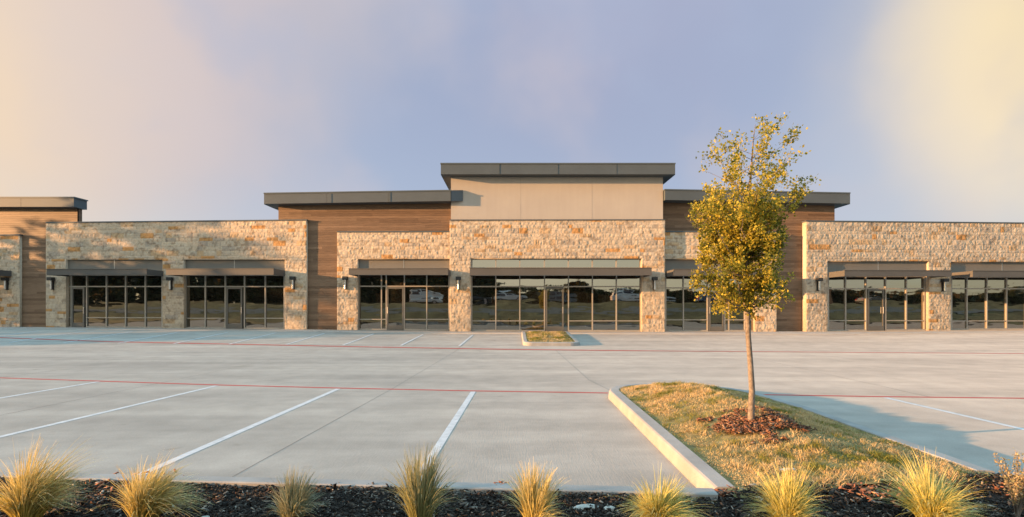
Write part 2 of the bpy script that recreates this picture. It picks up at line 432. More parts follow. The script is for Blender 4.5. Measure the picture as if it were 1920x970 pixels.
# ------------------------------------------------------------------ kerbs and islands
def sweep(name, path, prof, mat, zf=gz, closed=False, zadd=None):
    """prof: (offset to the left of travel, height) points"""
    n = len(path); mb = MB(); m = len(prof)
    for i, p in enumerate(path):
        a = path[i-1] if (i or closed) else path[0]; b = path[(i+1) % n] if (i < n-1 or closed) else path[-1]
        d = Vector((b[0]-a[0], b[1]-a[1])).normalized(); nn = Vector((-d.y, d.x))
        for o_, h in prof:
            q = (p[0]+nn.x*o_, p[1]+nn.y*o_)
            mb.v.append((q[0], q[1], zf(p[0], p[1])+h+(zadd(p) if zadd and h > 0 else 0)))
    for i in range(n if closed else n-1):
        for k in range(m-1):
            a = i*m+k; b = ((i+1) % n)*m+k; mb.f.append((a, b, b+1, a+1))
    if not closed:
        mb.f.append(tuple(range(m-1, -1, -1))); mb.f.append(tuple((n-1)*m+k for k in range(m)))
    return structure(mb.build(name, mat, smooth=False))
KPROF = [(0, -.05), (0, .02), (-.012, .115), (-.025, .14), (-.045, .15), (-.185, .155), (-.195, .145), (-.195, -.05)]
def arc(cx, cy, rx, ry, a0, a1, n=10):
    return [(cx+rx*math.cos(R(a0+(a1-a0)*i/n)), cy+ry*math.sin(R(a0+(a1-a0)*i/n))) for i in range(n+1)]
def densify(path, step=.25):
    o_ = []
    for a, b in zip(path[:-1], path[1:]):
        k = max(1, int(math.hypot(b[0]-a[0], b[1]-a[1])/step)); o_ += [(a[0]+(b[0]-a[0])*i/k, a[1]+(b[1]-a[1])*i/k) for i in range(k)]
    return o_+[path[-1]]
# outer line of the big island, from the near left corner, round the nose, back to the near right
ISL = densify([(1.71, 4.55), (1.79, 9.9)] + arc(2.75, 9.8, .96, 1.08, 180, 95, 8) + [(3.1, 10.86)] + arc(3.1, 9.3, 1.42, 1.56, 80, 12, 8) + [(4.62, 8.2), (4.55, 5.0)])
sweep('kerb', ISL, KPROF, M['kerb'])
FRONT = densify([(-14, 5.72), (-4.1, 4.98), (1.70, 4.56)], 1.0)
sweep('kerb', FRONT, KPROF, M['kerb'])
FRONT_R = densify([(4.6, 4.98), (9, 4.72), (16, 4.2)], 1.0)
sweep('kerb', FRONT_R, KPROF, M['kerb'])
# small far island with its far end flush with the walkway
FI = densify([(.50, 28.3), (.47, 23.3)] + arc(.85, 23.2, .38, .42, 180, 268, 6) + [(2.5, 22.75)] + arc(2.5, 23.2, .45, .45, 272, 345, 5) + [(3.02, 28.3)])
FI = FI[::-1]
KP2 = [(o_, h) for o_, h in KPROF]
sweep('kerb', [p for p in FI[::-1]], [(-o_, h*1.05) for o_, h in KPROF], M['kerb'])

def inside(poly, X, Y):
    r = np.zeros(X.shape, bool); n = len(poly)
    for i in range(n):
        x0, y0 = poly[i]; x1, y1 = poly[(i+1) % n]
        if y0 == y1: continue
        c_ = ((Y >= min(y0, y1)) & (Y < max(y0, y1))) & (X < x0+(Y-y0)*(x1-x0)/(y1-y0))
        r ^= c_
    return r
def dist_poly(poly, X, Y, closed=True):
    d = np.full(X.shape, 1e9); n = len(poly)
    for i in range(n if closed else n-1):
        ax, ay = poly[i]; bx, by = poly[(i+1) % n]; vx, vy = bx-ax, by-ay; l2 = vx*vx+vy*vy+1e-12
        t = np.clip(((X-ax)*vx+(Y-ay)*vy)/l2, 0, 1); d = np.minimum(d, np.hypot(X-ax-t*vx, Y-ay-t*vy))
    return d
def bump_isl(X, Y):
    X = np.asarray(X, float); Y = np.asarray(Y, float)
    d = dist_poly(ISL, X, Y, False); t = np.clip((d-.2)/1.5, 0, 1); t = t*t*(3-2*t)
    return .150 + .22*t*np.clip((Y-4.6)/2.2, .25, 1) + .03*(fbm(X*2.2, Y*2.2, 5)-.5)*np.clip((d-.2)/.3, 0, 1)
def bed_z(X, Y):
    X = np.asarray(X, float); Y = np.asarray(Y, float)
    return .115 + .035*np.clip((Y-bed_edge(X)+.5)/.45, 0, 1)*np.clip((X-1.7)/.2, 0, 1)*np.clip((4.7-X)/.2, 0, 1) + .05*(fbm(X*1.3, Y*1.3, 3)-.5) + .02*np.clip(4.3-Y, 0, 1)
def bed_edge(X): return np.interp(X, [-14, -4.1, 1.70, 1.85, 4.4, 4.6, 9, 16], [5.6, 4.86, 4.44, 4.44, 4.85, 4.86, 4.6, 4.08])
ISLP = [(1.69, 4.2)]+[(p[0], p[1]) for p in ISL]+[(4.6, 4.6)]
ix = np.arange(1.75, 4.7, .06); iy = np.arange(4.2, 10.95, .06)
structure(grid_sheet('island_soil', ix, iy, M['thatch'], -.01, bump_isl, lambda X, Y: inside(ISLP, X, Y) & (dist_poly(ISLP, X, Y, False) > .13) & (Y > bed_edge(X)-.12)))
structure(grid_sheet('mulch_bed_soil', np.arange(-14, 14, .08), np.arange(1.5, 5.8, .08), M['soil'], -.01, bed_z, lambda X, Y: Y < bed_edge(X)))
structure(grid_sheet('verge', np.arange(-70, 71, 1.0), np.arange(-16, 1.9, .5), M['verge'], .05))

def blades(name, X, Y, Z, length, width, lean, colr, mat, seed=0, parent=None, gravity=.35):
    """one two-quad curved strip per blade; arrays in, one mesh out"""
    rg = np.random.default_rng(seed); n = len(X)
    az = rg.uniform(0, 2*np.pi, n); d = np.stack([np.cos(az)*lean, np.sin(az)*lean, np.ones(n)], -1); d /= np.linalg.norm(d, axis=1)[:, None]
    wz = rg.uniform(0, 2*np.pi, n); w = np.stack([np.cos(wz), np.sin(wz), np.zeros(n)], -1)*(width/2)[:, None]
    p0 = np.stack([X, Y, Z], -1); p1 = p0+d*(length*.55)[:, None]
    d2 = d.copy(); d2[:, 2] -= gravity; d2[:, :2] *= 1.5; d2 /= np.linalg.norm(d2, axis=1)[:, None]
    p2 = p1+d2*(length*.45)[:, None]
    V = np.stack([p0-w, p0+w, p1-w*.8, p1+w*.8, p2], 1).reshape(-1, 3); b = np.arange(n)*5
    F = np.concatenate([np.stack([b, b+1, b+3], -1), np.stack([b, b+3, b+2], -1), np.stack([b+2, b+3, b+4], -1)])
    col = np.repeat(colr, 5, axis=0)
    return np_mesh(name, V, F, mat, parent, col)
def lawn(name, poly, inset, n, zf, label, seed, lmin=.025, lmax=.06, wmin=.004, wmax=.008, hole=None, closed=False, tone=1.0, box=None, fresh=0.0):
    rg = np.random.default_rng(seed); x0, x1, y0, y1 = box
    X = rg.uniform(x0, x1, n); Y = rg.uniform(y0, y1, n)
    k = (closed | (Y > bed_edge(X)-.03+.06*rg.normal(size=n))) & inside(poly, X, Y) & (dist_poly(poly, X, Y, closed) > inset + rg.uniform(-.03, .02, n))
    if hole: k &= np.hypot(X-hole[0], Y-hole[1])+.22*(fbm(X*5, Y*5, 8)-.5) > hole[2]
    # worn patches carry fewer, shorter blades
    pt = fbm(X*1.5+3, Y*1.5, seed+1, 4); k &= rg.uniform(0, 1, n) < np.clip((pt-.28)/.25, .25, 1)
    X, Y, pt = X[k], Y[k], pt[k]; n = len(X)
    g = np.clip((.5*fbm(X*1.9, Y*1.9, seed+4, 4)+.5*fbm(X*6.5, Y*6.5, seed+6, 3)-.475)/.13+rg.normal(0, .22, n)+fresh, 0, 1)[:, None]
    straw = np.array([.52, .38, .19]); green = np.array([.185, .18, .03])
    C = straw*(1-g)+green*g; C = C*rg.uniform(.65, 1.3, n)[:, None]*tone
    Ln = rg.uniform(lmin, lmax, n)*(.55+.9*np.clip(pt, .2, .8))*np.clip(.3+2.2*(fbm(X*7, Y*7, seed+8, 2)-.18), .35, 1.9)*np.clip((dist_poly(poly, X, Y, closed)-.12)/.5, .3, 1)
    o = blades(name, X, Y, zf(X, Y)-.006, Ln, rg.uniform(wmin, wmax, n), rg.uniform(.2, 1.3, n), C, M['blade'], seed+9)
    return tag(o, label, 'grass', kind='stuff')
TREE = (2.89, 6.45)
lawn('lawn', ISLP, .19, 150000, bump_isl, 'patchy half dormant lawn of straw and olive blades on the large kerbed island', 11, hole=(*TREE, .50), box=(1.7, 4.7, 4.25, 10.9))
FIP = FI
def zfi(X, Y): return ground(X, Y)+.13+.05*np.clip(dist_poly(FIP, np.asarray(X, float), np.asarray(Y, float))/.6, 0, 1)
structure(grid_sheet('island_soil', np.arange(.4, 3.1, .1), np.arange(22.7, 28.4, .1), M['thatch'], 0, zfi, lambda X, Y: inside(FIP, X, Y) & (dist_poly(FIP, X, Y) > .12)))
lawn('lawn', FIP, .2, 30000, zfi, 'olive gold grass filling the small kerbed island before the central shop front', 23, .05, .10, .012, .02, closed=True, box=(.4, 3.1, 22.7, 28.4), fresh=.5)

def chips(name, n, region, zf, palette, weights, seed, smin, smax, label, cat='mulch', lift=.012):
    rg = np.random.default_rng(seed)
    x0, x1, y0, y1 = region[:4]; X = rg.uniform(x0, x1, n); Y = rg.uniform(y0, y1, n)
    k = region[4](X, Y, rg); X, Y = X[k], Y[k]; n = len(X)
    ln = rg.uniform(smin, smax, n)*rg.choice([.5, 1, 1.5], n, p=[.4, .45, .15]); wd_ = ln*rg.uniform(.18, .5, n); th = ln*rg.uniform(.05, .16, n)
    a = rg.uniform(0, 2*np.pi, n); tl = rg.normal(0, .38, n); rl = rg.normal(0, .5, n)
    u = np.stack([np.cos(a)*np.cos(tl), np.sin(a)*np.cos(tl), np.sin(tl)], -1)
    v0 = np.stack([-np.sin(a), np.cos(a), np.zeros(n)], -1); w0 = np.cross(u, v0)
    v = v0*np.cos(rl)[:, None]+w0*np.sin(rl)[:, None]; w = np.cross(u, v)
    c0 = np.stack([X, Y, zf(X, Y)+rg.uniform(0, lift, n)], -1)
    V = []
    for i, (su, sv, sw) in enumerate(((-1, -1, -1), (1, -1, -1), (1, 1, -1), (-1, 1, -1), (-1, -1, 1), (1, -1, 1), (1, 1, 1), (-1, 1, 1))):
        j = rg.uniform(.6, 1.05, n)
        V.append(c0+u*(su*ln/2*j)[:, None]+v*(sv*wd_/2*rg.uniform(.5, 1.1, n))[:, None]+w*(sw*th/2)[:, None])
    V = np.stack(V, 1).reshape(-1, 3); b = np.arange(n)*8
    F = np.concatenate([np.stack([b+i for i in q], -1) for q in ((0, 3, 2, 1), (4, 5, 6, 7), (0, 1, 5, 4), (1, 2, 6, 5), (2, 3, 7, 6), (3, 0, 4, 7))])
    ci = rg.choice(len(palette), n, p=weights); C = np.array(palette)[ci]*rg.uniform(.6, 1.35, n)[:, None]
    o = np_mesh(name, V, F, M['chip'], None, np.repeat(C, 8, axis=0))
    return tag(o, label, cat, kind='stuff')
DARK = [(.022, .017, .014), (.045, .034, .027), (.085, .065, .05), (.17, .075, .04), (.24, .20, .16)]
chips('mulch', 120000, (-7.5, 7.5, 3.0, 5.3, lambda X, Y, rg: Y < bed_edge(X)+np.where((X > 1.95) & (X < 4.3), .10*fbm(X*4, Y*0, 21)+rg.uniform(-.08, .06, len(X)), -.01)), bed_z, DARK, [.46, .32, .14, .02, .06], 31, .018, .048,
      'dark brown shredded bark mulch covering the planting bed along the kerb', lift=.025)
chips('mulch', 13000, (TREE[0]-.75, TREE[0]+.75, TREE[1]-.75, TREE[1]+.75, lambda X, Y, rg: np.hypot(X-TREE[0], Y-TREE[1])+rg.uniform(-.16, .1, len(X))+.95*(fbm(X*4.5, Y*4.5, 91)-.5) < .42),
      lambda X, Y: bump_isl(X, Y)+.025*np.clip(1-np.hypot(X-TREE[0], Y-TREE[1])/.55, 0, 1)+.02*fbm(X*6, Y*6, 2), [(.19, .088, .05), (.12, .06, .038), (.27, .17, .10), (.05, .032, .024)], [.34, .3, .14, .22], 33, .02, .06,
      'ring of reddish bark mulch around the foot of the young tree', lift=.03)
# rusty drifts of leaves and bark lying on the dark mulch
for i, (x, y, r_, n) in enumerate(((-.10, 4.62, .12, 130), (3.05, 4.35, .28, 350), (4.3, 4.45, .22, 260), (1.75, 4.42, .10, 70), (-3.4, 4.75, .35, 170))):
    chips('leaf_litter', n, (x-r_*1.5, x+r_*1.5, y-r_, y+r_, lambda X, Y, rg, x=x, y=y, r_=r_: np.hypot((X-x)/1.4, Y-y) < r_*rg.uniform(.3, 1, len(X))), lambda X, Y: bed_z(X, Y)+.022,
          [(.33, .13, .07), (.22, .09, .05), (.40, .24, .15)], [.5, .35, .15], 40+i, .03, .06, ['rust brown leaf litter heaped against the kerb near the middle', 'rust brown bark pieces between the two large right grass clumps',
          'rusty bark pieces by the dry twiggy shrub', 'rusty bark pieces at the near corner of the island kerb', 'brown bark pieces along the kerb behind the left grass clumps'][i], 'litter')
def rock(name, x, y, sx_, sy_, sz_, label, cat, mat, seed, rz=0, zf=bed_z):
    rg = random.Random(seed); mb = MB(); nu, nv = 10, 6
    for j in range(nv+1):
        th = math.pi*j/nv
        for i in range(nu):
            ph = 2*math.pi*i/nu; k = rg.uniform(.82, 1.1)
            px_, py_ = math.copysign(abs(math.cos(ph))**.6, math.cos(ph)), math.copysign(abs(math.sin(ph))**.6, math.sin(ph))
            mb.v.append((sx_*px_*math.sin(th)**.5*k if 0 < j < nv else 0, sy_*py_*math.sin(th)**.5*k if 0 < j < nv else 0, sz_*math.cos(th)*rg.uniform(.85, 1.1)))
    for j in range(nv):
        for i in range(nu):
            a = j*nu+i; b = j*nu+(i+1) % nu; mb.f.append((a, a+nu, b+nu, b))
    o = mb.build(name, mat); o.location = (x, y, float(zf(np.array([x]), np.array([y]))[0])+sz_*.5); o.rotation_euler.z = rz
    return tag(o, label, cat)
rock('stone_slab', .58, 4.13, .10, .04, .022, 'flat pale stone slab lying on dark mulch left of the island corner', 'stone', M['rock'], 2, .1)
rock('stone_slab', .74, 4.08, .05, .03, .02, 'small pale stone touching the right end of the flat stone slab', 'stone', M['rock'], 5, .4)
rock('pale_pebble', -2.26, 3.92, .035, .03, .022, 'pale rounded pebble in the mulch beside the small grey green grass clump', 'stone', M['rock'], 6, .4)
rock('pale_pebble', -4.45, 4.5, .03, .025, .02, 'pale pebble in the mulch right of the leftmost grass clump', 'stone', M['rock'], 8, .4)
rock('paper_scrap', 2.56, 4.95, .085, .03, .012, 'crumpled bluish white scrap of paper lying in the lawn', 'litter', M['paper'], 7, .2, bump_isl)

# ------------------------------------------------------------------ the shopping building
FP = 1000.0
DK = [-420, 0, 86, 575, 843, 1247, 1512, 1920, 2300]; DV = [33.9, 32.5, 32.2, 30.8, 30.5, 30.4, 30.4, 31.5, 32.6]
def D(px): return float(np.interp(px, DK, DV))
def W(px, y, off=0.0):
    """point on the shop front seen at image column px and row y; off metres in front of the stone face; y None = ground"""
    d = D(px)-off; X = (px-960)*d/FP
    return (X, d, float(zb(X))-.12 if y is None else CAMZ+(579-y)*d/FP)
bld = empty('shopping_building', (0, 31.0, .4))
tag(bld, 'long single storey shop row of limestone and wood planks with flat metal roof caps', 'building')
def bpart(mb, name, mat, **k):
    o = mb.build(name, mat, **k); o.parent = bld; o.matrix_parent_inverse = Matrix.Translation((0, -31.0, -.4)); return o
def adopt(o, p=None):
    if p is None: o.parent = bld; o.matrix_parent_inverse = Matrix.Translation((0, -31.0, -.4))
    else: o.parent = p; o.matrix_parent_inverse = Matrix.Translation((0, -31.0, -.4)) if p == bld else Matrix()
    return o
def fbox(mb, p0, p1, yt0, yt1, yb0, yb1, off, depth):
    a, b, c_, d = W(p0, yb0, off), W(p1, yb1, off), W(p1, yt1, off), W(p0, yt0, off)
    mb.hexa([a, b, c_, d]+[(q[0], q[1]+depth, q[2]) for q in (a, b, c_, d)])

STONES = [((.45, .36, .265), .46), ((.425, .345, .262), .22), ((.465, .38, .285), .12), ((.35, .29, .23), .08), ((.44, .31, .19), .085), ((.42, .23, .095), .055)]
def stone_section(name, p0, p1, yt0, yt1, openings, off, depth, seed, ret=()):
    """chiselled ashlar: displaced front face with real relief + plain block behind it"""
    rg = np.random.default_rng(seed); RES = .038
    A, B = np.array(W(p0, None, off)), np.array(W(p1, None, off))
    A2, B2 = np.array(W(p0, yt0, off)), np.array(W(p1, yt1, off))
    Lw = math.hypot(B[0]-A[0], B[1]-A[1]); ux = (B[:2]-A[:2])/Lw; nrm = np.array([ux[1], -ux[0]])   # towards the camera
    # block layout
    rows = [0.0]
    while rows[-1] < 8: rows.append(rows[-1]+rg.choice([.15, .2, .2, .25, .3]))
    rows = np.array(rows); joints = []
    for r_ in rows:
        j = [-rg.uniform(0, .5)]
        while j[-1] < Lw+1: j.append(j[-1]+rg.uniform(.22, .85))
        joints.append(np.array(j))
    pal = np.array([s[0] for s in STONES]); wt = np.array([s[1] for s in STONES])
    Vs, Fs, Cs = [], [], []; base = 0
    def u_at(px): q = W(px, None, off); return float(np.dot(np.array(q[:2])-A[:2], ux))
    def zt(u): return A2[2]+(B2[2]-A2[2])*u/Lw
    def z0(u): return A[2]+(B[2]-A[2])*u/Lw
    def zopen(o_, u):
        ua, ub = u_at(o_[0]), u_at(o_[1]); za = W(o_[0], o_[2], off)[2]; zc = W(o_[1], o_[3], off)[2]
        return za+(zc-za)*np.clip((u-ua)/(ub-ua), 0, 1)
    panels = []; cur = 0.0
    for o_ in openings:
        ua, ub = max(0, u_at(o_[0])), min(Lw, u_at(o_[1]))
        if ua-cur > .02: panels.append((cur, ua, None))
        panels.append((ua, ub, o_)); cur = ub
    if Lw-cur > .02: panels.append((cur, Lw, None))
    for ua, ub, o_ in panels:
        nu = max(2, int((ub-ua)/RES)); U = np.linspace(ua, ub, nu+1)
        lo = z0(U) if o_ is None else zopen(o_, U); hi = zt(U)
        nv = max(2, int((hi-lo).mean()/RES)); T = np.linspace(0, 1, nv+1)
        UU = np.repeat(U[None], nv+1, 0); ZZ = lo[None]+(hi-lo)[None]*T[:, None]
        h = ZZ-z0(UU); ri = np.clip(np.searchsorted(rows, h)-1, 0, len(rows)-2)
        ed = np.minimum(h-rows[ri], rows[ri+1]-h); bi = np.zeros_like(ri); ex = np.zeros_like(h)
        for r_ in np.unique(ri):
            k = ri == r_; j = joints[r_]; q = np.clip(np.searchsorted(j, UU[k])-1, 0, len(j)-2); bi[k] = q
            ex[k] = np.minimum(UU[k]-j[q], j[q+1]-UU[k])
        e = np.minimum(ed, ex); hh = hash2(bi, ri, 3, seed)
        disp = (.010*hash2(bi, ri, 1, seed)+.044*(fbm(UU*11+hh*50, ZZ*7.0, seed, 3)-.40)+.012*hash2(np.round(UU/RES), np.round(ZZ/RES), 0, seed))*np.clip(e/.04, .30, 1)
        edge = np.minimum(hi[None]-ZZ, ZZ-lo[None])
        if o_ is None:      # only free edges are dressed straight; above an opening the courses run through
            for ue, far in ((ua, ua < .02), (ub, ub > Lw-.02)):
                dd = np.abs(UU-ue); nb = [q for q in openings if abs(u_at(q[0])-ue) < .03 or abs(u_at(q[1])-ue) < .03]
                if not far and nb: dd = np.where(ZZ < W(nb[0][0], nb[0][2], off)[2], dd, 1e9)
                edge = np.minimum(edge, dd)
        disp *= np.clip(edge/.05, .0, 1)
        P = A[:2][None, None]+UU[..., None]*ux+disp[..., None]*nrm
        V = np.concatenate([P, ZZ[..., None]], -1).reshape(-1, 3)
        ci = np.searchsorted(np.cumsum(wt)/wt.sum(), hash2(bi, ri, 7, seed)*.9999)
        C = pal[ci]*(.91+.18*hash2(bi, ri, 9, seed))[..., None]
        C = C*np.where(e < .012, .88, 1.0)[..., None]
        pit_shade = np.clip((fbm(UU*7.5+3, ZZ*6.5, seed+40, 2)-.60)/.08, 0, 1)*np.clip((fbm(UU*1.1, ZZ*1.1, seed+50, 2)-.2)/.3, 0, 1)      # relief shadows painted into the stone colour as dark spots
        C = C*(1-pit_shade[..., None]*np.array([.30, .33, .36]))
        i, j = np.meshgrid(np.arange(nu), np.arange(nv)); a = (j*(nu+1)+i).ravel()+base
        Fs.append(np.stack([a, a+1, a+2+nu, a+1+nu], -1)); Vs.append(V); Cs.append(C.reshape(-1, 3)); base += len(V)
        # block behind: four sides, set back a hair
        a_, b_ = W_u(A, ux, ua), W_u(A, ux, ub)
        bb = MB(); s_ = .03
        lo0, lo1, hi0, hi1 = lo[0], lo[-1], hi[0], hi[-1]
        f = [(a_[0], a_[1]+s_, lo0), (b_[0], b_[1]+s_, lo1), (b_[0], b_[1]+s_, hi1-.01), (a_[0], a_[1]+s_, hi0-.01)]
        bb.hexa(f+[(q[0], q[1]+depth, q[2]) for q in f])
        Vb = np.array(bb.v); Fb = np.array(bb.f)+base; base += len(Vb)
        Vs.append(Vb); Fs.append(Fb); Cs.append(np.tile(np.array([.42, .35, .27]), (len(Vb), 1)))
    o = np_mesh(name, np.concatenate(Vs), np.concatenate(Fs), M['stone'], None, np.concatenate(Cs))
    adopt(o)
    return o
def W_u(A, ux, u): return (A[0]+ux[0]*u, A[1]+ux[1]*u)

OP_A = (124, 305, 487, 487); OP_B = (345, 534, 487, 487); OP_C = (671, 843, 486, 486); OP_D = (883, 1203, 485, 485)
OP_E = (1247, 1416, 486, 486); OP_F = (1552, 1741, 490, 490); OP_G = (1783, 1975, 491, 492); OP_H = (-170, -14, 489, 488)
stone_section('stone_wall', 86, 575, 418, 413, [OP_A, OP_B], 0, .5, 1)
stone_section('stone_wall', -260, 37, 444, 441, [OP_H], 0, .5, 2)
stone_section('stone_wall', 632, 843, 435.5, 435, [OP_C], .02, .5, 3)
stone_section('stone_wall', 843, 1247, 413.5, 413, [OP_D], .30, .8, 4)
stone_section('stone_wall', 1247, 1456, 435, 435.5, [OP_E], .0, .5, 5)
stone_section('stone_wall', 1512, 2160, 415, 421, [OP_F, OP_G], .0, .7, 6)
# wood plank walls: planks modelled as lapped courses
def plank_wall(p0, p1, yt0, yt1, off, depth, ylow=None):
    mb = MB(); a, b = W(p0, ylow, off), W(p1, ylow, off); t0, t1 = W(p0, yt0, off), W(p1, yt1, off)
    zlo = min(a[2], b[2]); n = int((max(t0[2], t1[2])-zlo)/.135)+1
    for i in range(n):
        za, zc = math.floor(zlo/.135)*.135+i*.135+.006, math.floor(zlo/.135)*.135+(i+1)*.135-.006
        if za > min(t0[2], t1[2]): break
        zc = min(zc, min(t0[2], t1[2]))
        mb.hexa([(a[0], a[1], za), (b[0], b[1], za), (b[0], b[1]+.008, zc), (a[0], a[1]+.008, zc),
                 (a[0], a[1]+.1, za), (b[0], b[1]+.1, za), (b[0], b[1]+.1, zc), (a[0], a[1]+.1, zc)])
    f = [(a[0], a[1]+.014, zlo), (b[0], b[1]+.014, zlo), (b[0], b[1]+.014, t1[2]), (a[0], a[1]+.014, t0[2])]
    mb.hexa(f+[(q[0], q[1]+depth, q[2]) for q in f])
    return bpart(mb, 'plank_wall', M['wood'])
plank_wall(-330, 145, 386, 387, -.17, .35, 440)
plank_wall(-330, 96, 442, 442, -.17, .35)
plank_wall(522, 566, 382, 381, -.15, 3.5, 440)
plank_wall(566, 634, 381, 379, -.15, 3.5)
plank_wall(634, 852, 379, 374, -.15, 3.5, 440)
plank_wall(1236, 1440, 373, 377.5, -.36, 3.5, 440)
plank_wall(1440, 1565, 377.5, 381, -.36, 3.5)
# stucco tower
mb = MB(); fbox(mb, 845.5, 1243, 322, 322, 418, 418, .12, 4.0); bpart(mb, 'stucco_wall', M['stucco'])
mb = MB()
M['sj'] = simple('stucco_joint_tone', (.31, .275, .24), .9)  # slightly darker tone for the stucco panel joints
for px in (976, 1110):
    mb = MB(); fbox(mb, px-.35, px+.35, 328, 328, 411, 411, .124, .01); bpart(mb, 'stucco_joint', M['sj'])
# thin copings on the stone
def coping(p0, p1, y0, y1, off, depth, h=1.6):
    mb = MB(); fbox(mb, p0, p1, y0-h, y1-h, y0+.6, y1+.6, off+.045, depth); bpart(mb, 'coping', M['cap'])
coping(85.5, 575.5, 418, 413, 0, .56); coping(631.5, 843, 435.3, 434.8, .02, .5); coping(1247, 1456.5, 434.8, 435.3, 0, .5); coping(1511.5, 2160, 415, 421, 0, .76); coping(-260, 37.5, 444, 441, 0, .56)
coping(843, 1247, 413, 412.5, .30, .6, 1.2)
# roof caps
def roof_cap(p0, p1, yt0, yt1, yb0, yb1, off, depth, end=None):
    mb = MB()
    fbox(mb, p0, p1, yt0+2.2, yt1+2.2, yb0, yb1, off, depth)            # fascia and soffit
    fbox(mb, p0-.9, p1+.9, yt0, yt1, yt0+2.2, yt1+2.2, off+.03, depth+.06)     # drip edge
    fbox(mb, p0, p1, yb0, yb1, yb0+1.0, yb1+1.0, off-.25, depth-.4)
    o = bpart(mb, 'roof_cap', M['cap'])
    return o
cc = roof_cap(826.5, 1266, 305.5, 305.5, 327, 327, .80, 5.2)
cl = roof_cap(495, 845, 361.5, 356, 382.5, 377, .52, 4.8)
cr = roof_cap(1247, 1594, 354.5, 361, 375, 382, .40, 4.6)
cf = roof_cap(-360, 138.5, 369, 369, 388, 388, .42, .98)
# angled metal return at the right end of the left cap
mb = MB(); a, b = W(846, 377.3, .50), W(868, 377.0, .16); a2, b2 = W(846, 357, .50), W(868, 356.8, .16)
mb.hexa([a, b, b2, a2]+[(q[0]-.02, q[1]+.05, q[2]) for q in (a, b, b2, a2)])
bpart(mb, 'cap_return', M['cap_end'])
# standing seams of the fascias, each a strip under its cap
M['seam'] = simple('seam_metal', (.05, .057, .061), .5)
for o_, p0, p1, y0, y1, yb0, yb1, off in ((cc, 826.5, 1266, 307.7, 307.7, 327, 327, .80), (cl, 495, 845, 363.7, 358.2, 382.5, 377, .52), (cr, 1247, 1594, 356.7, 363.2, 375, 382, .40), (cf, -360, 138, 371.2, 371.2, 388, 388, .42)):
    n = max(2, int((p1-p0)/95))
    for i in range(1, n):
        t = i/n; px = p0+(p1-p0)*t; ya = y0+(y1-y0)*t; yc = yb0+(yb1-yb0)*t; mb = MB()
        fbox(mb, px-.22, px+.22, ya, ya, yc, yc, off+.006, .02)
        k = mb.build('fascia_seam', M['seam']); k.parent = o_
# body of the building behind the fronts
mb = MB()
mb.box(-44, 41, 34.6, 52, -.1, 6.0)
bpart(mb, 'rear_block', M['roof'])
mb = MB(); a, b = W(-300, None), W(2200, None)
mb.hexa([(-43, 34.2, 6.05), (42, 34.2, 6.05), (42, 34.2, 6.2), (-43, 34.2, 6.2), (-43, 52, 6.05), (42, 52, 6.05), (42, 52, 6.2), (-43, 52, 6.2)])
bpart(mb, 'roof', M['roof'])

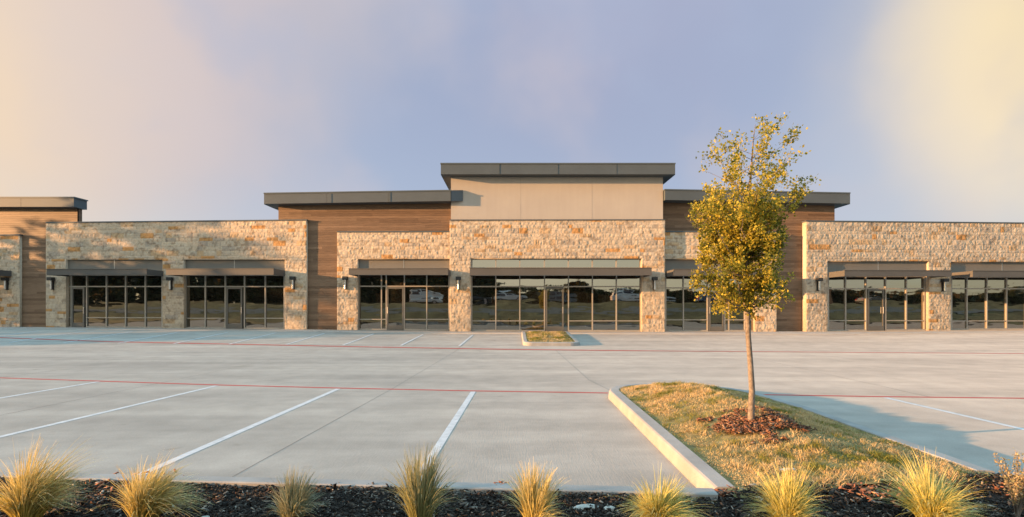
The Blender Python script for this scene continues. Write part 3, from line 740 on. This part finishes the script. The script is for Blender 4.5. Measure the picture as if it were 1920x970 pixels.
# shop fronts: spandrel panel, frame with mullions, glass, door, canopy
def shopfront(op, off, mull, door, y_tr, y_low, y_head, canopy, hinge='R', clerestory=None, base_off=0.0):
    p0, p1, yt0, yt1 = op
    g = off-.20            # plane of the frame front
    gp = g-.07             # glass
    e = 6
    if clerestory is None:
        mb = MB(); fbox(mb, p0-e, p1+e, yt0-4, yt1-4, y_head-1, y_head-1, off-.16, .25)
        sp = bpart(mb, 'spandrel_panel', M['panel'])
        mb = MB(); xm = p0+(p1-p0)*.5
        fbox(mb, xm-.3, xm+.3, yt0, yt0, y_head-2, y_head-2, off-.156, .01)
        o = mb.build('panel_joint', M['steel']); adopt(o, sp); o.parent = sp; 
    fr = MB(); w = .98     # half width of a mullion in image columns
    ylow_ = 627
    def vbar(px, ya, yb, hw=.98, d=.10): fbox(fr, px-hw, px+hw, ya, ya, yb, yb, g, d)
    def ybot(px): q = W(px, None, g); return 579-(q[2]+.12-CAMZ)*FP/q[1]
    top = yt0-2 if clerestory else y_head-1
    for px in mull: vbar(px, top, ybot(px)+1.5)
    vbar(p0+1.2, top, ybot(p0)+1.5, 1.4); vbar(p1-1.0, top, ybot(p1)+1.5, 1.4)
    segs = sorted(mull+[p0+1.2, p1-1.0])
    for a_, b_ in zip(segs[:-1], segs[1:]):
        a2_, b2_ = a_+w, b_-w
        indoor = door and (a_+b_)/2 > door[0]-1 and (a_+b_)/2 < door[1]+1
        fbox(fr, a2_, b2_, y_tr-1.1, y_tr-1.1, y_tr+1.1, y_tr+1.1, g-.004, .09)
        if not indoor:
            fbox(fr, a2_, b2_, y_low-.75, y_low-.75, y_low+.75, y_low+.75, g-.004, .09)
            fbox(fr, a2_, b2_, ybot(a_)-2.6, ybot(b_)-2.6, ybot(a_)+1, ybot(b_)+1, g-.004, .09)
        if clerestory:
            fbox(fr, a2_, b2_, yt0-2, yt0-2, yt0+2.2, yt0+2.2, g-.004, .09)
            fbox(fr, a2_, b2_, 501.5, 501.5, 504, 504, g-.004, .09)
        fbox(fr, a2_, b2_, y_head-1, y_head-1, y_head+1.2, y_head+1.2, g-.004, .09)
    win = bpart(fr, 'shop_window', M['alu'])
    # glass: one pane per light, each a hair out of true
    gl = MB(); rg = random.Random(int(p0)+7)
    rows = [(y_head, y_tr), (y_tr, y_low), (y_low, None)]
    if clerestory: rows.append((yt0-1, 502.5))
    for a_, b_ in zip(segs[:-1], segs[1:]):
        for ya, yb in rows:
            q = [list(W(a_, yb if yb else ybot(a_)+2, gp)), list(W(b_, yb if yb else ybot(b_)+2, gp)), list(W(b_, ya, gp)), list(W(a_, ya, gp))]
            t1, t2 = rg.uniform(-.0035, .0035), rg.uniform(-.0035, .0035)
            q[2][1] += t1; q[3][1] += t1; q[1][1] += t2; q[2][1] += t2
            gl.quad(*q)
    go = gl.build('glass', M['glass']); go.parent = win
    # dark room behind
    # door
    if door:
        d0, d1 = door; db = MB(); sw = 3.0; yb = ybot((d0+d1)/2)
        gd = g+.012
        fbox(db, d0, d0+sw, y_tr+1.3, y_tr+1.3, yb, yb, gd, .06); fbox(db, d1-sw, d1, y_tr+1.3, y_tr+1.3, yb, yb, gd, .06)
        fbox(db, d0+sw, d1-sw, y_tr+1.3, y_tr+1.3, y_tr+4.6, y_tr+4.6, gd-.003, .055); fbox(db, d0+sw, d1-sw, yb-9.0, yb-9.0, yb, yb, gd-.003, .055)
        do = bpart(db, 'door', M['door'])
        gb = MB(); fbox(gb, d0+sw-.5, d1-sw+.5, y_tr+4, y_tr+4, yb-8.5, yb-8.5, gd-.03, .012); o = gb.build('glass', M['glass']); o.parent = do
        hb = MB(); hx = d1-sw/2 if hinge == 'R' else d0+sw/2
        q0, q1 = W(hx, 588, gd+.07), W(hx, 576, gd+.07)
        hb.tube([q0, q1], .018, 8)
        for q in (q0, q1): hb.tube([(q[0], q[1], q[2]+(.03 if q is q0 else -.03)), (q[0], q[1]+.08, q[2]+(.03 if q is q0 else -.03))], .012, 6)
        o = hb.build('handle', M['steel']); o.parent = do
    # canopy: shallow metal tray bolted to the front
    if canopy:
        c0, c1, ya0, ya1, yb0, yb1 = canopy; P_ = 1.54; mb = MB()
        t = .06
        a_, b_, c2, d_ = W(c0, yb0, P_+base_off), W(c1, yb1, P_+base_off), W(c1, ya1, P_+base_off), W(c0, ya0, P_+base_off)
        yB = lambda q: D(960+(q[0]/D(960+q[0]/31*1000))*1000)-base_off-.03
        bk = [(q[0], D(960+q[0]/31.0*1000)-base_off+.0, q[2]) for q in (a_, b_, c2, d_)]
        h = d_[2]-a_[2]
        # front fascia, two end plates, deck near the top (hollow underneath)
        mb.hexa([a_, b_, c2, d_]+[(q[0], q[1]+t, q[2]) for q in (a_, b_, c2, d_)])
        for s_, (lo, hi, blo, bhi) in ((1, (a_, d_, bk[0], bk[3])), (-1, (b_, c2, bk[1], bk[2]))):
            x0, x1 = (lo[0], lo[0]+t) if s_ > 0 else (lo[0]-t, lo[0])
            f = [(x0, lo[1]+t, lo[2]), (x1, lo[1]+t, lo[2]), (x1, lo[1]+t, hi[2]), (x0, lo[1]+t, hi[2])]
            k_ = [(x0, blo[1], lo[2]), (x1, blo[1], lo[2]), (x1, blo[1], hi[2]), (x0, blo[1], hi[2])]
            mb.hexa(f+k_)
        zt_ = lambda q: q[2]
        f = [(a_[0]+t, a_[1]+t, a_[2]+h*.55), (b_[0]-t, b_[1]+t, b_[2]+h*.55), (b_[0]-t, b_[1]+t, b_[2]+h*.7), (a_[0]+t, a_[1]+t, a_[2]+h*.7)]
        k_ = [(q[0], bk[0 if i in (0, 3) else 1][1], q[2]) for i, q in enumerate(f)]
        mb.hexa(f+k_)
        co = bpart(mb, 'canopy', M['canopy'])
        # thin top lip
        lip = MB(); lip.hexa([(d_[0]-.02, d_[1]-.025, d_[2]), (c2[0]+.02, c2[1]-.025, c2[2]), (c2[0]+.02, c2[1]-.025, c2[2]+.03), (d_[0]-.02, d_[1]-.025, d_[2]+.03),
                              (d_[0]-.02, d_[1]+.05, d_[2]), (c2[0]+.02, c2[1]+.05, c2[2]), (c2[0]+.02, c2[1]+.05, c2[2]+.03), (d_[0]-.02, d_[1]+.05, d_[2]+.03)])
        o = lip.build('flashing', M['canopy']); o.parent = co

shopfront(OP_A, 0, [133, 162, 199, 235, 272], (134, 158), 537.5, 596, 516, (87, 275, 505.5, 505, 516, 515.5), 'R')
shopfront(OP_B, 0, [348, 384.5, 422, 458, 497], (424, 454), 537.5, 597, 516, (311, 513, 505, 504, 516, 515.5), 'R')
shopfront(OP_C, .02, [715, 724, 758, 800], (725, 757), 537, 599, 515, (654, 840, 504.5, 504, 515.5, 515.5), 'L', base_off=.0)
shopfront(OP_D, .30, [929.6, 974.6, 1021, 1066, 1111, 1156], (1023, 1057), 537.5, 602, 516, (880.5, 1222, 503, 503, 516.5, 516.5), 'R', clerestory=True, base_off=.28)
shopfront(OP_E, 0, [1281.5, 1327, 1359, 1367, 1397], (1329.5, 1357.5), 540, 600, 517, (1263, 1441, 505.5, 506, 517, 517.5), 'L')
shopfront(OP_F, 0, [1586, 1624.5, 1661, 1700, 1734], (1627, 1658), 541.5, 601.5, 518.5, (1583.5, 1784, 507.5, 508, 518, 518.5), 'R')
shopfront(OP_G, 0, [1813.6, 1851, 1888, 1925, 1950], (1926, 1949), 541.5, 602, 520, (1824, 2030, 508.5, 509, 519.5, 520), 'R')
shopfront(OP_H, 0, [-130, -90, -50], None, 537.5, 597, 516, (-205, -20, 505, 505, 516, 516), 'R')

# wall lamps: black cap and steel cylinder on a back plate
def sconce(px, ytop, off):
    c0 = W(px, ytop, off); mb = MB(); mb.box(c0[0]-.055, c0[0]+.055, c0[1]-.09, c0[1]+.02, c0[2]-.74, c0[2]-.02)
    o = bpart(mb, 'wall_lamp', M['black'])
    mb = MB(); mb.box(c0[0]-.14, c0[0]+.14, c0[1]-.32, c0[1]-.04, c0[2]-.19, c0[2]); k = mb.build('lamp_cap', M['black'], bevel=.012); k.parent = o
    mb = MB(); mb.tube([(c0[0], c0[1]-.18, c0[2]-.19), (c0[0], c0[1]-.18, c0[2]-.70)], .055, 14); k = mb.build('lamp_cylinder', M['steel'], smooth=False); k.parent = o
for px, y, off in ((14.5, 521, .03), (100, 520.5, .03), (322, 520.5, .03), (551, 519, .03), (649, 519, .05), (860, 519.5, .33), (1226, 520, .33), (1434, 520, .03), (1533, 521.5, .03), (1767, 523, .03), (2010, 524, .03)):
    sconce(px, y, off)

# ------------------------------------------------------------------ trees
def leaves(name, P, A, size, colr, mat, parent, seed):
    """rhombic folded leaves; P points, A axis, size arrays"""
    rg = np.random.default_rng(seed); n = len(P)
    A = A/np.linalg.norm(A, axis=1)[:, None]; q = rg.normal(size=(n, 3)); B = np.cross(A, q); B /= np.linalg.norm(B, axis=1)[:, None]
    Nn = np.cross(A, B); l = size[:, None]; w = l*rg.uniform(.26, .4, n)[:, None]
    mid = P+A*l*.5; V = np.stack([P, mid+B*w+Nn*l*.08, P+A*l, mid-B*w+Nn*l*.08], 1).reshape(-1, 3); b = np.arange(n)*4
    F = np.concatenate([np.stack([b, b+1, b+2], -1), np.stack([b, b+2, b+3], -1)])
    return np_mesh(name, V, F, mat, parent, np.repeat(colr, 4, axis=0))
def oak(base, px_m, env, leader, trunk_r, seed, n_limb, per_twig, leaf, name, label, cat, group=None, dens=None, cols=None, top_bias=0):
    """a young tree: leader with ascending limbs out to the envelope env(z) -> (left, right) reach, twigs and leaf clusters"""
    rg = random.Random(seed); nr = np.random.default_rng(seed)
    root = empty(name, base); tag(root, label, cat, group)
    tb = MB(); tb.tube(leader, trunk_r, 10); tb.build('trunk', M['bark'], root, True)
    zs = [p[2] for p in leader]
    def at(z): return Vector((np.interp(z, zs, [p[0] for p in leader]), np.interp(z, zs, [p[1] for p in leader]), z))
    z0, z1 = env[0][0], env[-1][0]
    ez = [e[0] for e in env]; el = [e[1] for e in env]; er = [e[2] for e in env]; ed = [e[3] for e in env]
    br = MB(); P, A, Sz = [], [], []
    cz = np.linspace(z0, z1, 200); cd = np.cumsum(np.interp(cz, ez, ed)*(np.interp(cz, ez, el)+np.interp(cz, ez, er)+.1)); cd /= cd[-1]
    for i in range(n_limb):
        zt_ = float(np.interp((i+rg.random())/n_limb, cd, cz)); ph = i*2.39996+rg.uniform(-.4, .4)
        lx, rx = np.interp(zt_, ez, el), np.interp(zt_, ez, er); cx = math.cos(ph); reach = (rx if cx > 0 else lx)*abs(cx)+(lx+rx)/2*(1-abs(cx))
        if rg.random() < .35: reach *= rg.uniform(.40, .8)
        reach *= rg.uniform(.78, 1.06)
        zs_ = max(z0-.12*(z1-z0)*.3, zt_-rg.uniform(.25, .75)*reach-.05); zs_ = min(zs_, zs[-1]-.02)
        s = at(zs_); ax = at(min(zt_, zs[-1]))
        tip = Vector((ax.x+reach*math.cos(ph), ax.y+reach*math.sin(ph), zt_)); ln = (tip-s).length
        pts = []
        for k in range(6):
            t = k/5; p = s.lerp(tip, t); p.z -= math.sin(t*math.pi)*.08*ln; p += Vector((rg.uniform(-1, 1), rg.uniform(-1, 1), rg.uniform(-1, 1)))*.03*ln*(t > 0); pts.append(p)
        r0 = float(np.interp(zs_, zs, trunk_r))*.42
        br.tube(pts, [r0*(1-.8*k/5) for k in range(6)], 5, False)
        ntw = max(3, int(4+ln*7/px_m)); 
        for k in range(ntw):
            t = rg.uniform(.25, 1)**.8; f = t*5; i0 = min(4, int(f)); p = pts[i0].lerp(pts[i0+1], f-i0)
            dv = Vector((rg.gauss(0, 1), rg.gauss(0, 1), rg.gauss(.25, .8))).normalized(); tl = rg.uniform(.10, .27)*px_m*(1.15-.4*t)
            q = p+dv*tl; br.tube([p, q], [r0*.22, r0*.08], 4, False)
            dn = float(np.interp(zt_, ez, ed)); m = max(2, int(per_twig*dn*rg.uniform(.5, 1.3)))
            tt = nr.uniform(.1, 1.05, m); cc_ = np.array(p)+np.outer(tt, np.array(dv)*tl)+nr.normal(0, .024*px_m, (m, 3))
            P.append(cc_); A.append(nr.normal(size=(m, 3))+np.array(dv)*.6+np.array([0, 0, .1])); Sz.append(nr.uniform(.65, 1.25, m)*leaf)
    br.build('branches', M['bark'], root, True)
    P = np.concatenate(P); A = np.concatenate(A); Sz = np.concatenate(Sz); n = len(P)
    cols = np.array(cols if cols is not None else [(.22, .215, .028), (.34, .29, .038), (.47, .37, .05), (.15, .16, .022)])
    g = np.clip(fbm(P[:, 0]*3/px_m+10, P[:, 2]*3/px_m, seed)*1.3+nr.normal(0, .22, n), 0, .999)
    C = cols[(g*len(cols)).astype(int)]*nr.uniform(.75, 1.25, n)[:, None]
    leaves('crown', P, A, Sz, C, M['leaf'], root, seed)
    return root
# the young live oak in the island: heights from the photograph at 6.45 m
k_ = TREE[1]/1000.0; bz = gz(*TREE)+.33
def ey(y): return (785-y)*k_
env = [(ey(568), .12, .12, .8), (ey(548), .46, .48, .9), (ey(522), .68, .62, .95), (ey(500), .60, .48, 1.0), (ey(470), .54, .43, 1.15), (ey(430), .70, .47, 1.2), (ey(395), .74, .48, 1.15),
       (ey(370), .62, .52, .8), (ey(340), .66, .76, .6), (ey(315), .70, .74, .5), (ey(285), .70, .52, .5), (ey(258), .60, .46, .52), (ey(238), .36, .34, .55), (ey(222), .10, .14, .6)]
lead = [((px-1408)*k_, 0, ey(y)) for px, y in ((1408, 800), (1408.5, 770), (1410, 730), (1407, 680), (1403, 630), (1402, 590), (1396, 550), (1398, 500), (1401, 440), (1404, 380), (1408, 320), (1412, 265), (1416, 232))]
rad = [.064, .056, .051, .047, .045, .043, .040, .034, .028, .022, .016, .010, .004]
oak((TREE[0], TREE[1], bz), 1.0, env, lead, [r*.68 for r in rad], 8, 100, 50, .036, 'young_tree', 'slim young oak with yellow green crown growing in the red mulch ring on the island', 'tree')

# trees out of frame to the left whose broken shade falls over the far left shop fronts, and the belt of trees across the street seen in the glass
G1 = 'trees beside the lot that shade the left shop fronts'
def big_tree(x, y, h, w, seed, name, label, cat, group, leafn=14, leaf=.22, dn=.9):
    z = gz(x, y); e = [(h*.22, w*.5, w*.5, dn), (h*.4, w, w, dn), (h*.65, w*.95, w*.95, dn), (h*.85, w*.6, w*.6, dn*.9), (h, w*.15, w*.15, dn*.8)]
    ld = [(0, 0, -.1), (.05, 0, h*.2), (.1, .05, h*.5), (0, 0, h*.98)]
    return oak((x, y, z), h/4.2, e, ld, [h*.028, h*.022, h*.014, .01], seed, 46, leafn, leaf, name, label, cat, group, cols=[(.06, .065, .02), (.10, .085, .03), (.14, .09, .035), (.035, .04, .014)])
for i, (x, y, h, w) in enumerate(((-52, 24.8, 14.2, 3.4), (-54, 18.8, 8.4, 3.4), (-46, 27.8, 8.4, 2.6), (-62, 15.2, 8.2, 3.2), (-58, 22.6, 13.6, 3.4))):
    big_tree(x, y, h, w, 60+i, 'shade_tree', 'broad dark leafed tree standing beside the lot beyond its left end', 'tree', G1, 12, .34, .8)
G2 = 'trees across the street behind the lot'
belt = [big_tree(-12, -46, 6.5, 3.6, 80, 'street_tree', 'dark leafy tree across the street mirrored in the shop glass', 'tree', G2, 24, .6),
        big_tree(12, -44, 4.6, 2.8, 81, 'street_tree', 'dark leafy tree across the street mirrored in the shop glass', 'tree', G2, 24, .6)]
rg = random.Random(5)
for i in range(26):
    c_ = copy_tree(belt[i % 2]); x = -105+i*8.4+rg.uniform(-2, 2); y = -46+rg.uniform(-6, 5)
    if abs(x-62) < 17: y = -58
    c_.location = (x, y, gz(x, y)-.1); s = rg.uniform(.7, 1.15)*(.62 if x > -8 else 1.0); c_.scale = (s*1.1, s*1.1, s*rg.choice([.55, .75, .9, 1.1])); c_.rotation_euler.z = rg.uniform(0, 6)

def woods():
    nr = np.random.default_rng(77); n = 42000
    X = nr.uniform(-190, 190, n); Y = -64+nr.normal(0, 3.0, n)
    top = np.interp(X, [-190, -60, -14, 0, 60, 190], [11.5, 10.5, 7.5, 3.2, 2.6, 3.5])*(.65+.7*fbm(X*.09, X*0, 4, 4))
    Z = ground(X, Y)+top*nr.uniform(0, 1, n)**.8
    C = np.array([(.055, .06, .02), (.09, .08, .03), (.12, .085, .04), (.035, .04, .015)])[nr.integers(0, 4, n)]*nr.uniform(.7, 1.2, n)[:, None]
    A = nr.normal(size=(n, 3)); q = nr.normal(size=(n, 3)); B = np.cross(A, q); A /= np.linalg.norm(A, axis=1)[:, None]; B /= np.linalg.norm(B, axis=1)[:, None]
    l = nr.uniform(.5, 1.2, n)[:, None]; P = np.stack([X, Y, Z], -1)
    V = np.stack([P-A*l, P+B*l*.6, P+A*l, P-B*l*.6], 1).reshape(-1, 3); b = np.arange(n)*4
    o = np_mesh('woods', V, np.stack([b, b+1, b+2, b+3], -1), M['leaf'], None, np.repeat(C, 4, axis=0))
    tag(o, 'belt of dark woods far across the street mirrored in the shop glass', 'woods', kind='stuff')
woods()

# ------------------------------------------------------------------ cars and a brick building across the street (seen in the shop glass)
def prism(mb, prof, y0, y1, inset=None):
    """extrude an x-z outline across y; inset pulls the upper points in"""
    n = len(prof); b = len(mb.v)
    for y, s in ((y0, 1), (y1, -1)):
        for x, z in prof: mb.v.append((x, y+s*(inset(z) if inset else 0), z))
    mb.f.append(tuple(b+i for i in range(n))); mb.f.append(tuple(b+n+i for i in range(n-1, -1, -1)))
    for i in range(n):
        j = (i+1) % n; mb.f.append((b+i, b+n+i, b+n+j, b+j))
def car(kind, paint_, x, y, label):
    root = empty('parked_car', (x, y, gz(x, y)+.03)); tag(root, label, 'car')
    if kind == 'suv':
        body = [(-2.3, .35), (2.3, .35), (2.35, .75), (2.2, 1.0), (1.1, 1.12), (-2.25, 1.15), (-2.35, .7)]; cab = [(-2.2, 1.15), (1.0, 1.12), (.35, 1.72), (-1.95, 1.75)]
    else:
        body = [(-2.3, .3), (2.3, .3), (2.35, .65), (2.1, .85), (1.1, .95), (-1.6, .98), (-2.25, .9), (-2.35, .6)]; cab = [(-1.7, .97), (1.05, .95), (.3, 1.42), (-.95, 1.45)]
    ins = lambda z: max(0, (z-.9))*.28
    mb = MB(); prism(mb, body, -.9, .9, lambda z: .06 if z < .5 else .02); prism(mb, cab, -.84, .84, ins); mb.build('body', M[paint_], root, bevel=.06)
    zlo, zhi = cab[0][1]+.06, cab[2][1]-.1
    for s in (-1, 1):
        for a, b in ((.04, .47), (.53, .96)):
            mb = MB()
            xl = lambda t, z: (cab[0][0]+(cab[3][0]-cab[0][0])*(z-zlo)/(zhi-zlo))*(1-t)+(cab[1][0]+(cab[2][0]-cab[1][0])*(z-zlo)/(zhi-zlo))*t
            y0, y1 = s*(.845-ins(zlo)), s*(.845-ins(zhi))
            q = [(xl(a, zlo), y0, zlo), (xl(b, zlo), y0, zlo), (xl(b, zhi), y1, zhi), (xl(a, zhi), y1, zhi)]
            mb.hexa(q+[(p[0], p[1]-s*.02, p[2]) for p in q])
            mb.build('side_window', M['car_glass'], root)
    for wx in (-1.4, 1.4):
        for s in (-1, 1):
            mb = MB(); mb.tube([(wx, s*.68, .33), (wx, s*.93, .33)], .33, 18); w_ = mb.build('wheel', M['tyre'], root)
            mb = MB(); mb.tube([(wx, s*.9, .33), (wx, s*.945, .33)], .2, 14); mb.build('rim', M['steel'], w_)
    for s in (-1, 1):
        mb = MB(); mb.box(2.2, 2.34, s*.62-.18, s*.62+.18, .68, .82); mb.build('headlight', M['lamp_clear'], root)
        mb = MB(); mb.box(-2.36, -2.24, s*.66-.14, s*.66+.14, .72, .95); mb.build('taillight', M['lamp_red'], root)
    return root
car('suv', 'car_white', 16.5, -20.5, 'white sport utility car parked across the street, mirrored right of the central door')
car('sedan', 'car_white', 22.5, -20.5, 'white saloon car parked across the street ahead of the white sport utility car')
car('suv', 'car_grey', 6.5, -20.5, 'grey sport utility car parked across the street, mirrored behind the central door')
car('sedan', 'car_dark', -6.0, -20.5, 'near black saloon car parked across the street')
car('sedan', 'car_blue', 31, -20.5, 'dark blue saloon car parked across the street')
car('suv', 'car_dark', 58, -20.5, 'near black sport utility car parked across the street before the brick building')
car('sedan', 'car_grey', 70, -20.5, 'grey saloon car parked across the street before the brick building')
car('suv', 'car_white', -1.0, -20.5, 'white sport utility car parked across the street left of the grey one')
car('sedan', 'car_white', 42, -20.5, 'white saloon car parked across the street right of the dark blue one')
car('suv', 'car_white', -17, -20.5, 'white sport utility car parked across the street left of the near black saloon')
bb = empty('brick_building', (62, -42, gz(62, -42))); tag(bb, 'low red brick building across the street mirrored in the right shop windows', 'building')
mb = MB(); mb.box(-14, 14, -5, 5, -.2, 3.4); mb.build('wall', M['brick'], bb)
mb = MB(); mb.box(-14.3, 14.3, -5.3, 5.3, 3.4, 3.8); mb.build('roof', M['cap'], bb)
for i in range(6):
    mb = MB(); mb.box(-12+i*4.3, -10+i*4.3, 4.99, 5.05, .9, 2.5); mb.build('window', M['car_glass'], bb)

# ------------------------------------------------------------------ feather grass clumps in the mulch bed
def clump(px, ybase, htop, spread, lean, n, seed, cols, label, tuft=0):
    d = 1000*(CAMZ-.11)/(ybase-579); x = (px-960)*d/1000; hgt = (ybase-htop)*d/1000*1.10; n = int(n*2.0)
    rg = np.random.default_rng(seed); SEG = 7
    nt_ = 15; ti = rg.integers(0, nt_, n); ta, to, tl_ = rg.uniform(0, 2*np.pi, nt_), rg.beta(1.2, 1.5, nt_), rg.uniform(.68, 1.12, nt_)
    a = ta[ti]+rg.normal(0, .38, n); rb = .055*np.sqrt(rg.uniform(0, 1, n)); out = np.clip(to[ti]+rg.normal(0, .13, n), 0, 1.1)*spread*1.25
    if tuft: out = np.where(rg.uniform(0, 1, n) < tuft, rg.beta(1.5, 4, n)*spread*.45, out)
    ln = hgt*tl_[ti]*rg.uniform(.72, 1.14, n)*(1-.12*np.clip(out, 0, 1))
    dirx, diry = np.cos(a)*out+lean*rg.uniform(.3, 1.5, n), np.sin(a)*out*.9
    p = np.stack([np.cos(a)*rb, np.sin(a)*rb, np.full(n, -.02)], -1); V = []; C = []
    wa = rg.uniform(0, np.pi, n); side = np.stack([np.cos(wa), np.sin(wa), np.zeros(n)], -1)
    w0 = rg.uniform(.0024, .0046, n); c0, c1, c2 = [np.array(k) for k in cols]; tint = rg.uniform(.7, 1.25, n)[:, None]; pale = rg.uniform(0, 1, n)[:, None]
    droop = rg.uniform(.5, 2.1, n)
    for k in range(SEG+1):
        t = k/SEG; w = (w0*(1-.85*t**1.5))[:, None]
        V += [p-side*w, p+side*w]
        col = (c0*(1-t)+c1*t)*(1-pale*t*.8)+c2*pale*t*.8; C += [col*tint]*2
        b_ = (t+.5/SEG)
        v = np.stack([dirx*(.35+1.35*b_*(1+.5*droop*b_)), diry*(.35+1.35*b_*(1+.5*droop*b_)), 1.0-np.clip(np.hypot(dirx, diry), 0, 1.3)*droop*1.35*b_**2.0], -1)
        v /= np.linalg.norm(v, axis=1)[:, None]; p = p+v*(ln/SEG)[:, None]+rg.normal(0, .003, (n, 3))
    V = np.stack(V, 1); C = np.stack(C, 1); m = 2*(SEG+1); b = np.arange(n)*m
    F = np.concatenate([np.stack([b+2*k, b+2*k+1, b+2*k+3, b+2*k+2], -1) for k in range(SEG)])
    o = np_mesh('feather_grass', V.reshape(-1, 3), F, M['blade'], None, C.reshape(-1, 3))
    o.location = (x, d, float(bed_z(np.array([x]), np.array([d]))[0]))
    return tag(o, label, 'grass clump', 'feather grass clumps in the mulch bed')
GOLD = ((.36, .28, .04), (.55, .43, .13), (.70, .60, .36)); GREEN = ((.26, .24, .06), (.21, .22, .10), (.44, .41, .27)); DULL = ((.20, .19, .08), (.26, .25, .14), (.42, .39, .26)); LIME = ((.42, .36, .04), (.50, .45, .12), (.68, .60, .30))
clump(52, 985, 850, .75, .30, 620, 1, GOLD, 'pale gold feather grass clump, leftmost in the bed, swept to the right')
clump(268, 990, 862, .60, .30, 560, 2, GOLD, 'deep gold feather grass clump at the foot of a white stall line, swept right', .3)
clump(548, 985, 903, .70, .05, 420, 3, DULL, 'small dull grey green feather grass clump in shade')
clump(788, 990, 862, .62, .04, 460, 4, GREEN, 'tall grey green feather grass clump standing upright before a white stall line', .6)
clump(1003, 990, 892, .85, .10, 480, 5, GOLD, 'gold feather grass clump with a dark green right side, mid bed', .35)
clump(1235, 992, 885, .95, .06, 620, 6, LIME, 'wide arching feather grass clump in front of the island kerb end')
clump(1478, 992, 888, .85, .0, 640, 7, LIME, 'lime gold feather grass clump in front of the island lawn')
clump(1748, 992, 865, .85, .06, 720, 8, LIME, 'largest lime gold feather grass clump in front of the island right edge')

def shrub(px, ybase, htop, seed):
    d = 1000*(CAMZ-.11)/(ybase-579); x = (px-960)*d/1000; hgt = (ybase-htop)*d/1000; rg = random.Random(seed); nr = np.random.default_rng(seed)
    root = empty('dry_shrub', (x, d, float(bed_z(np.array([x]), np.array([d]))[0]))); tag(root, 'dry twiggy shrub with pale seed heads at the right end of the bed', 'shrub')
    st = MB(); P, A, Z = [], [], []
    for i in range(26):
        a = rg.uniform(0, 6.28); o_ = rg.uniform(.05, .42); h = hgt*rg.uniform(.55, 1.0); pts = [Vector((math.cos(a)*o_*h*t**1.3*1.0+rg.uniform(-.008, .008), math.sin(a)*o_*h*t**1.3+rg.uniform(-.008, .008), h*t)) for t in (0, .25, .5, .75, 1)]
        st.tube(pts, [.004, .0035, .003, .0022, .001], 4, False)
        m = 60; t = nr.uniform(.45, 1.02, m); b = np.array([[np.interp(k, [0, .25, .5, .75, 1], [q[j] for q in pts]) for j in range(3)] for k in t])
        P.append(b+nr.normal(0, .010, (m, 3))); A.append(nr.normal(size=(m, 3))+np.array([0, 0, .8])); Z.append(nr.uniform(.010, .022, m))
    st.build('stem', M['bark'], root, True)
    P = np.concatenate(P); n = len(P); C = np.array([(.42, .33, .19), (.30, .22, .11), (.22, .20, .09)])[nr.integers(0, 3, n)]*nr.uniform(.8, 1.2, n)[:, None]
    leaves('seed_heads', P, np.concatenate(A), np.concatenate(Z), C, M['blade'], root, seed)
shrub(1908, 985, 848, 3)
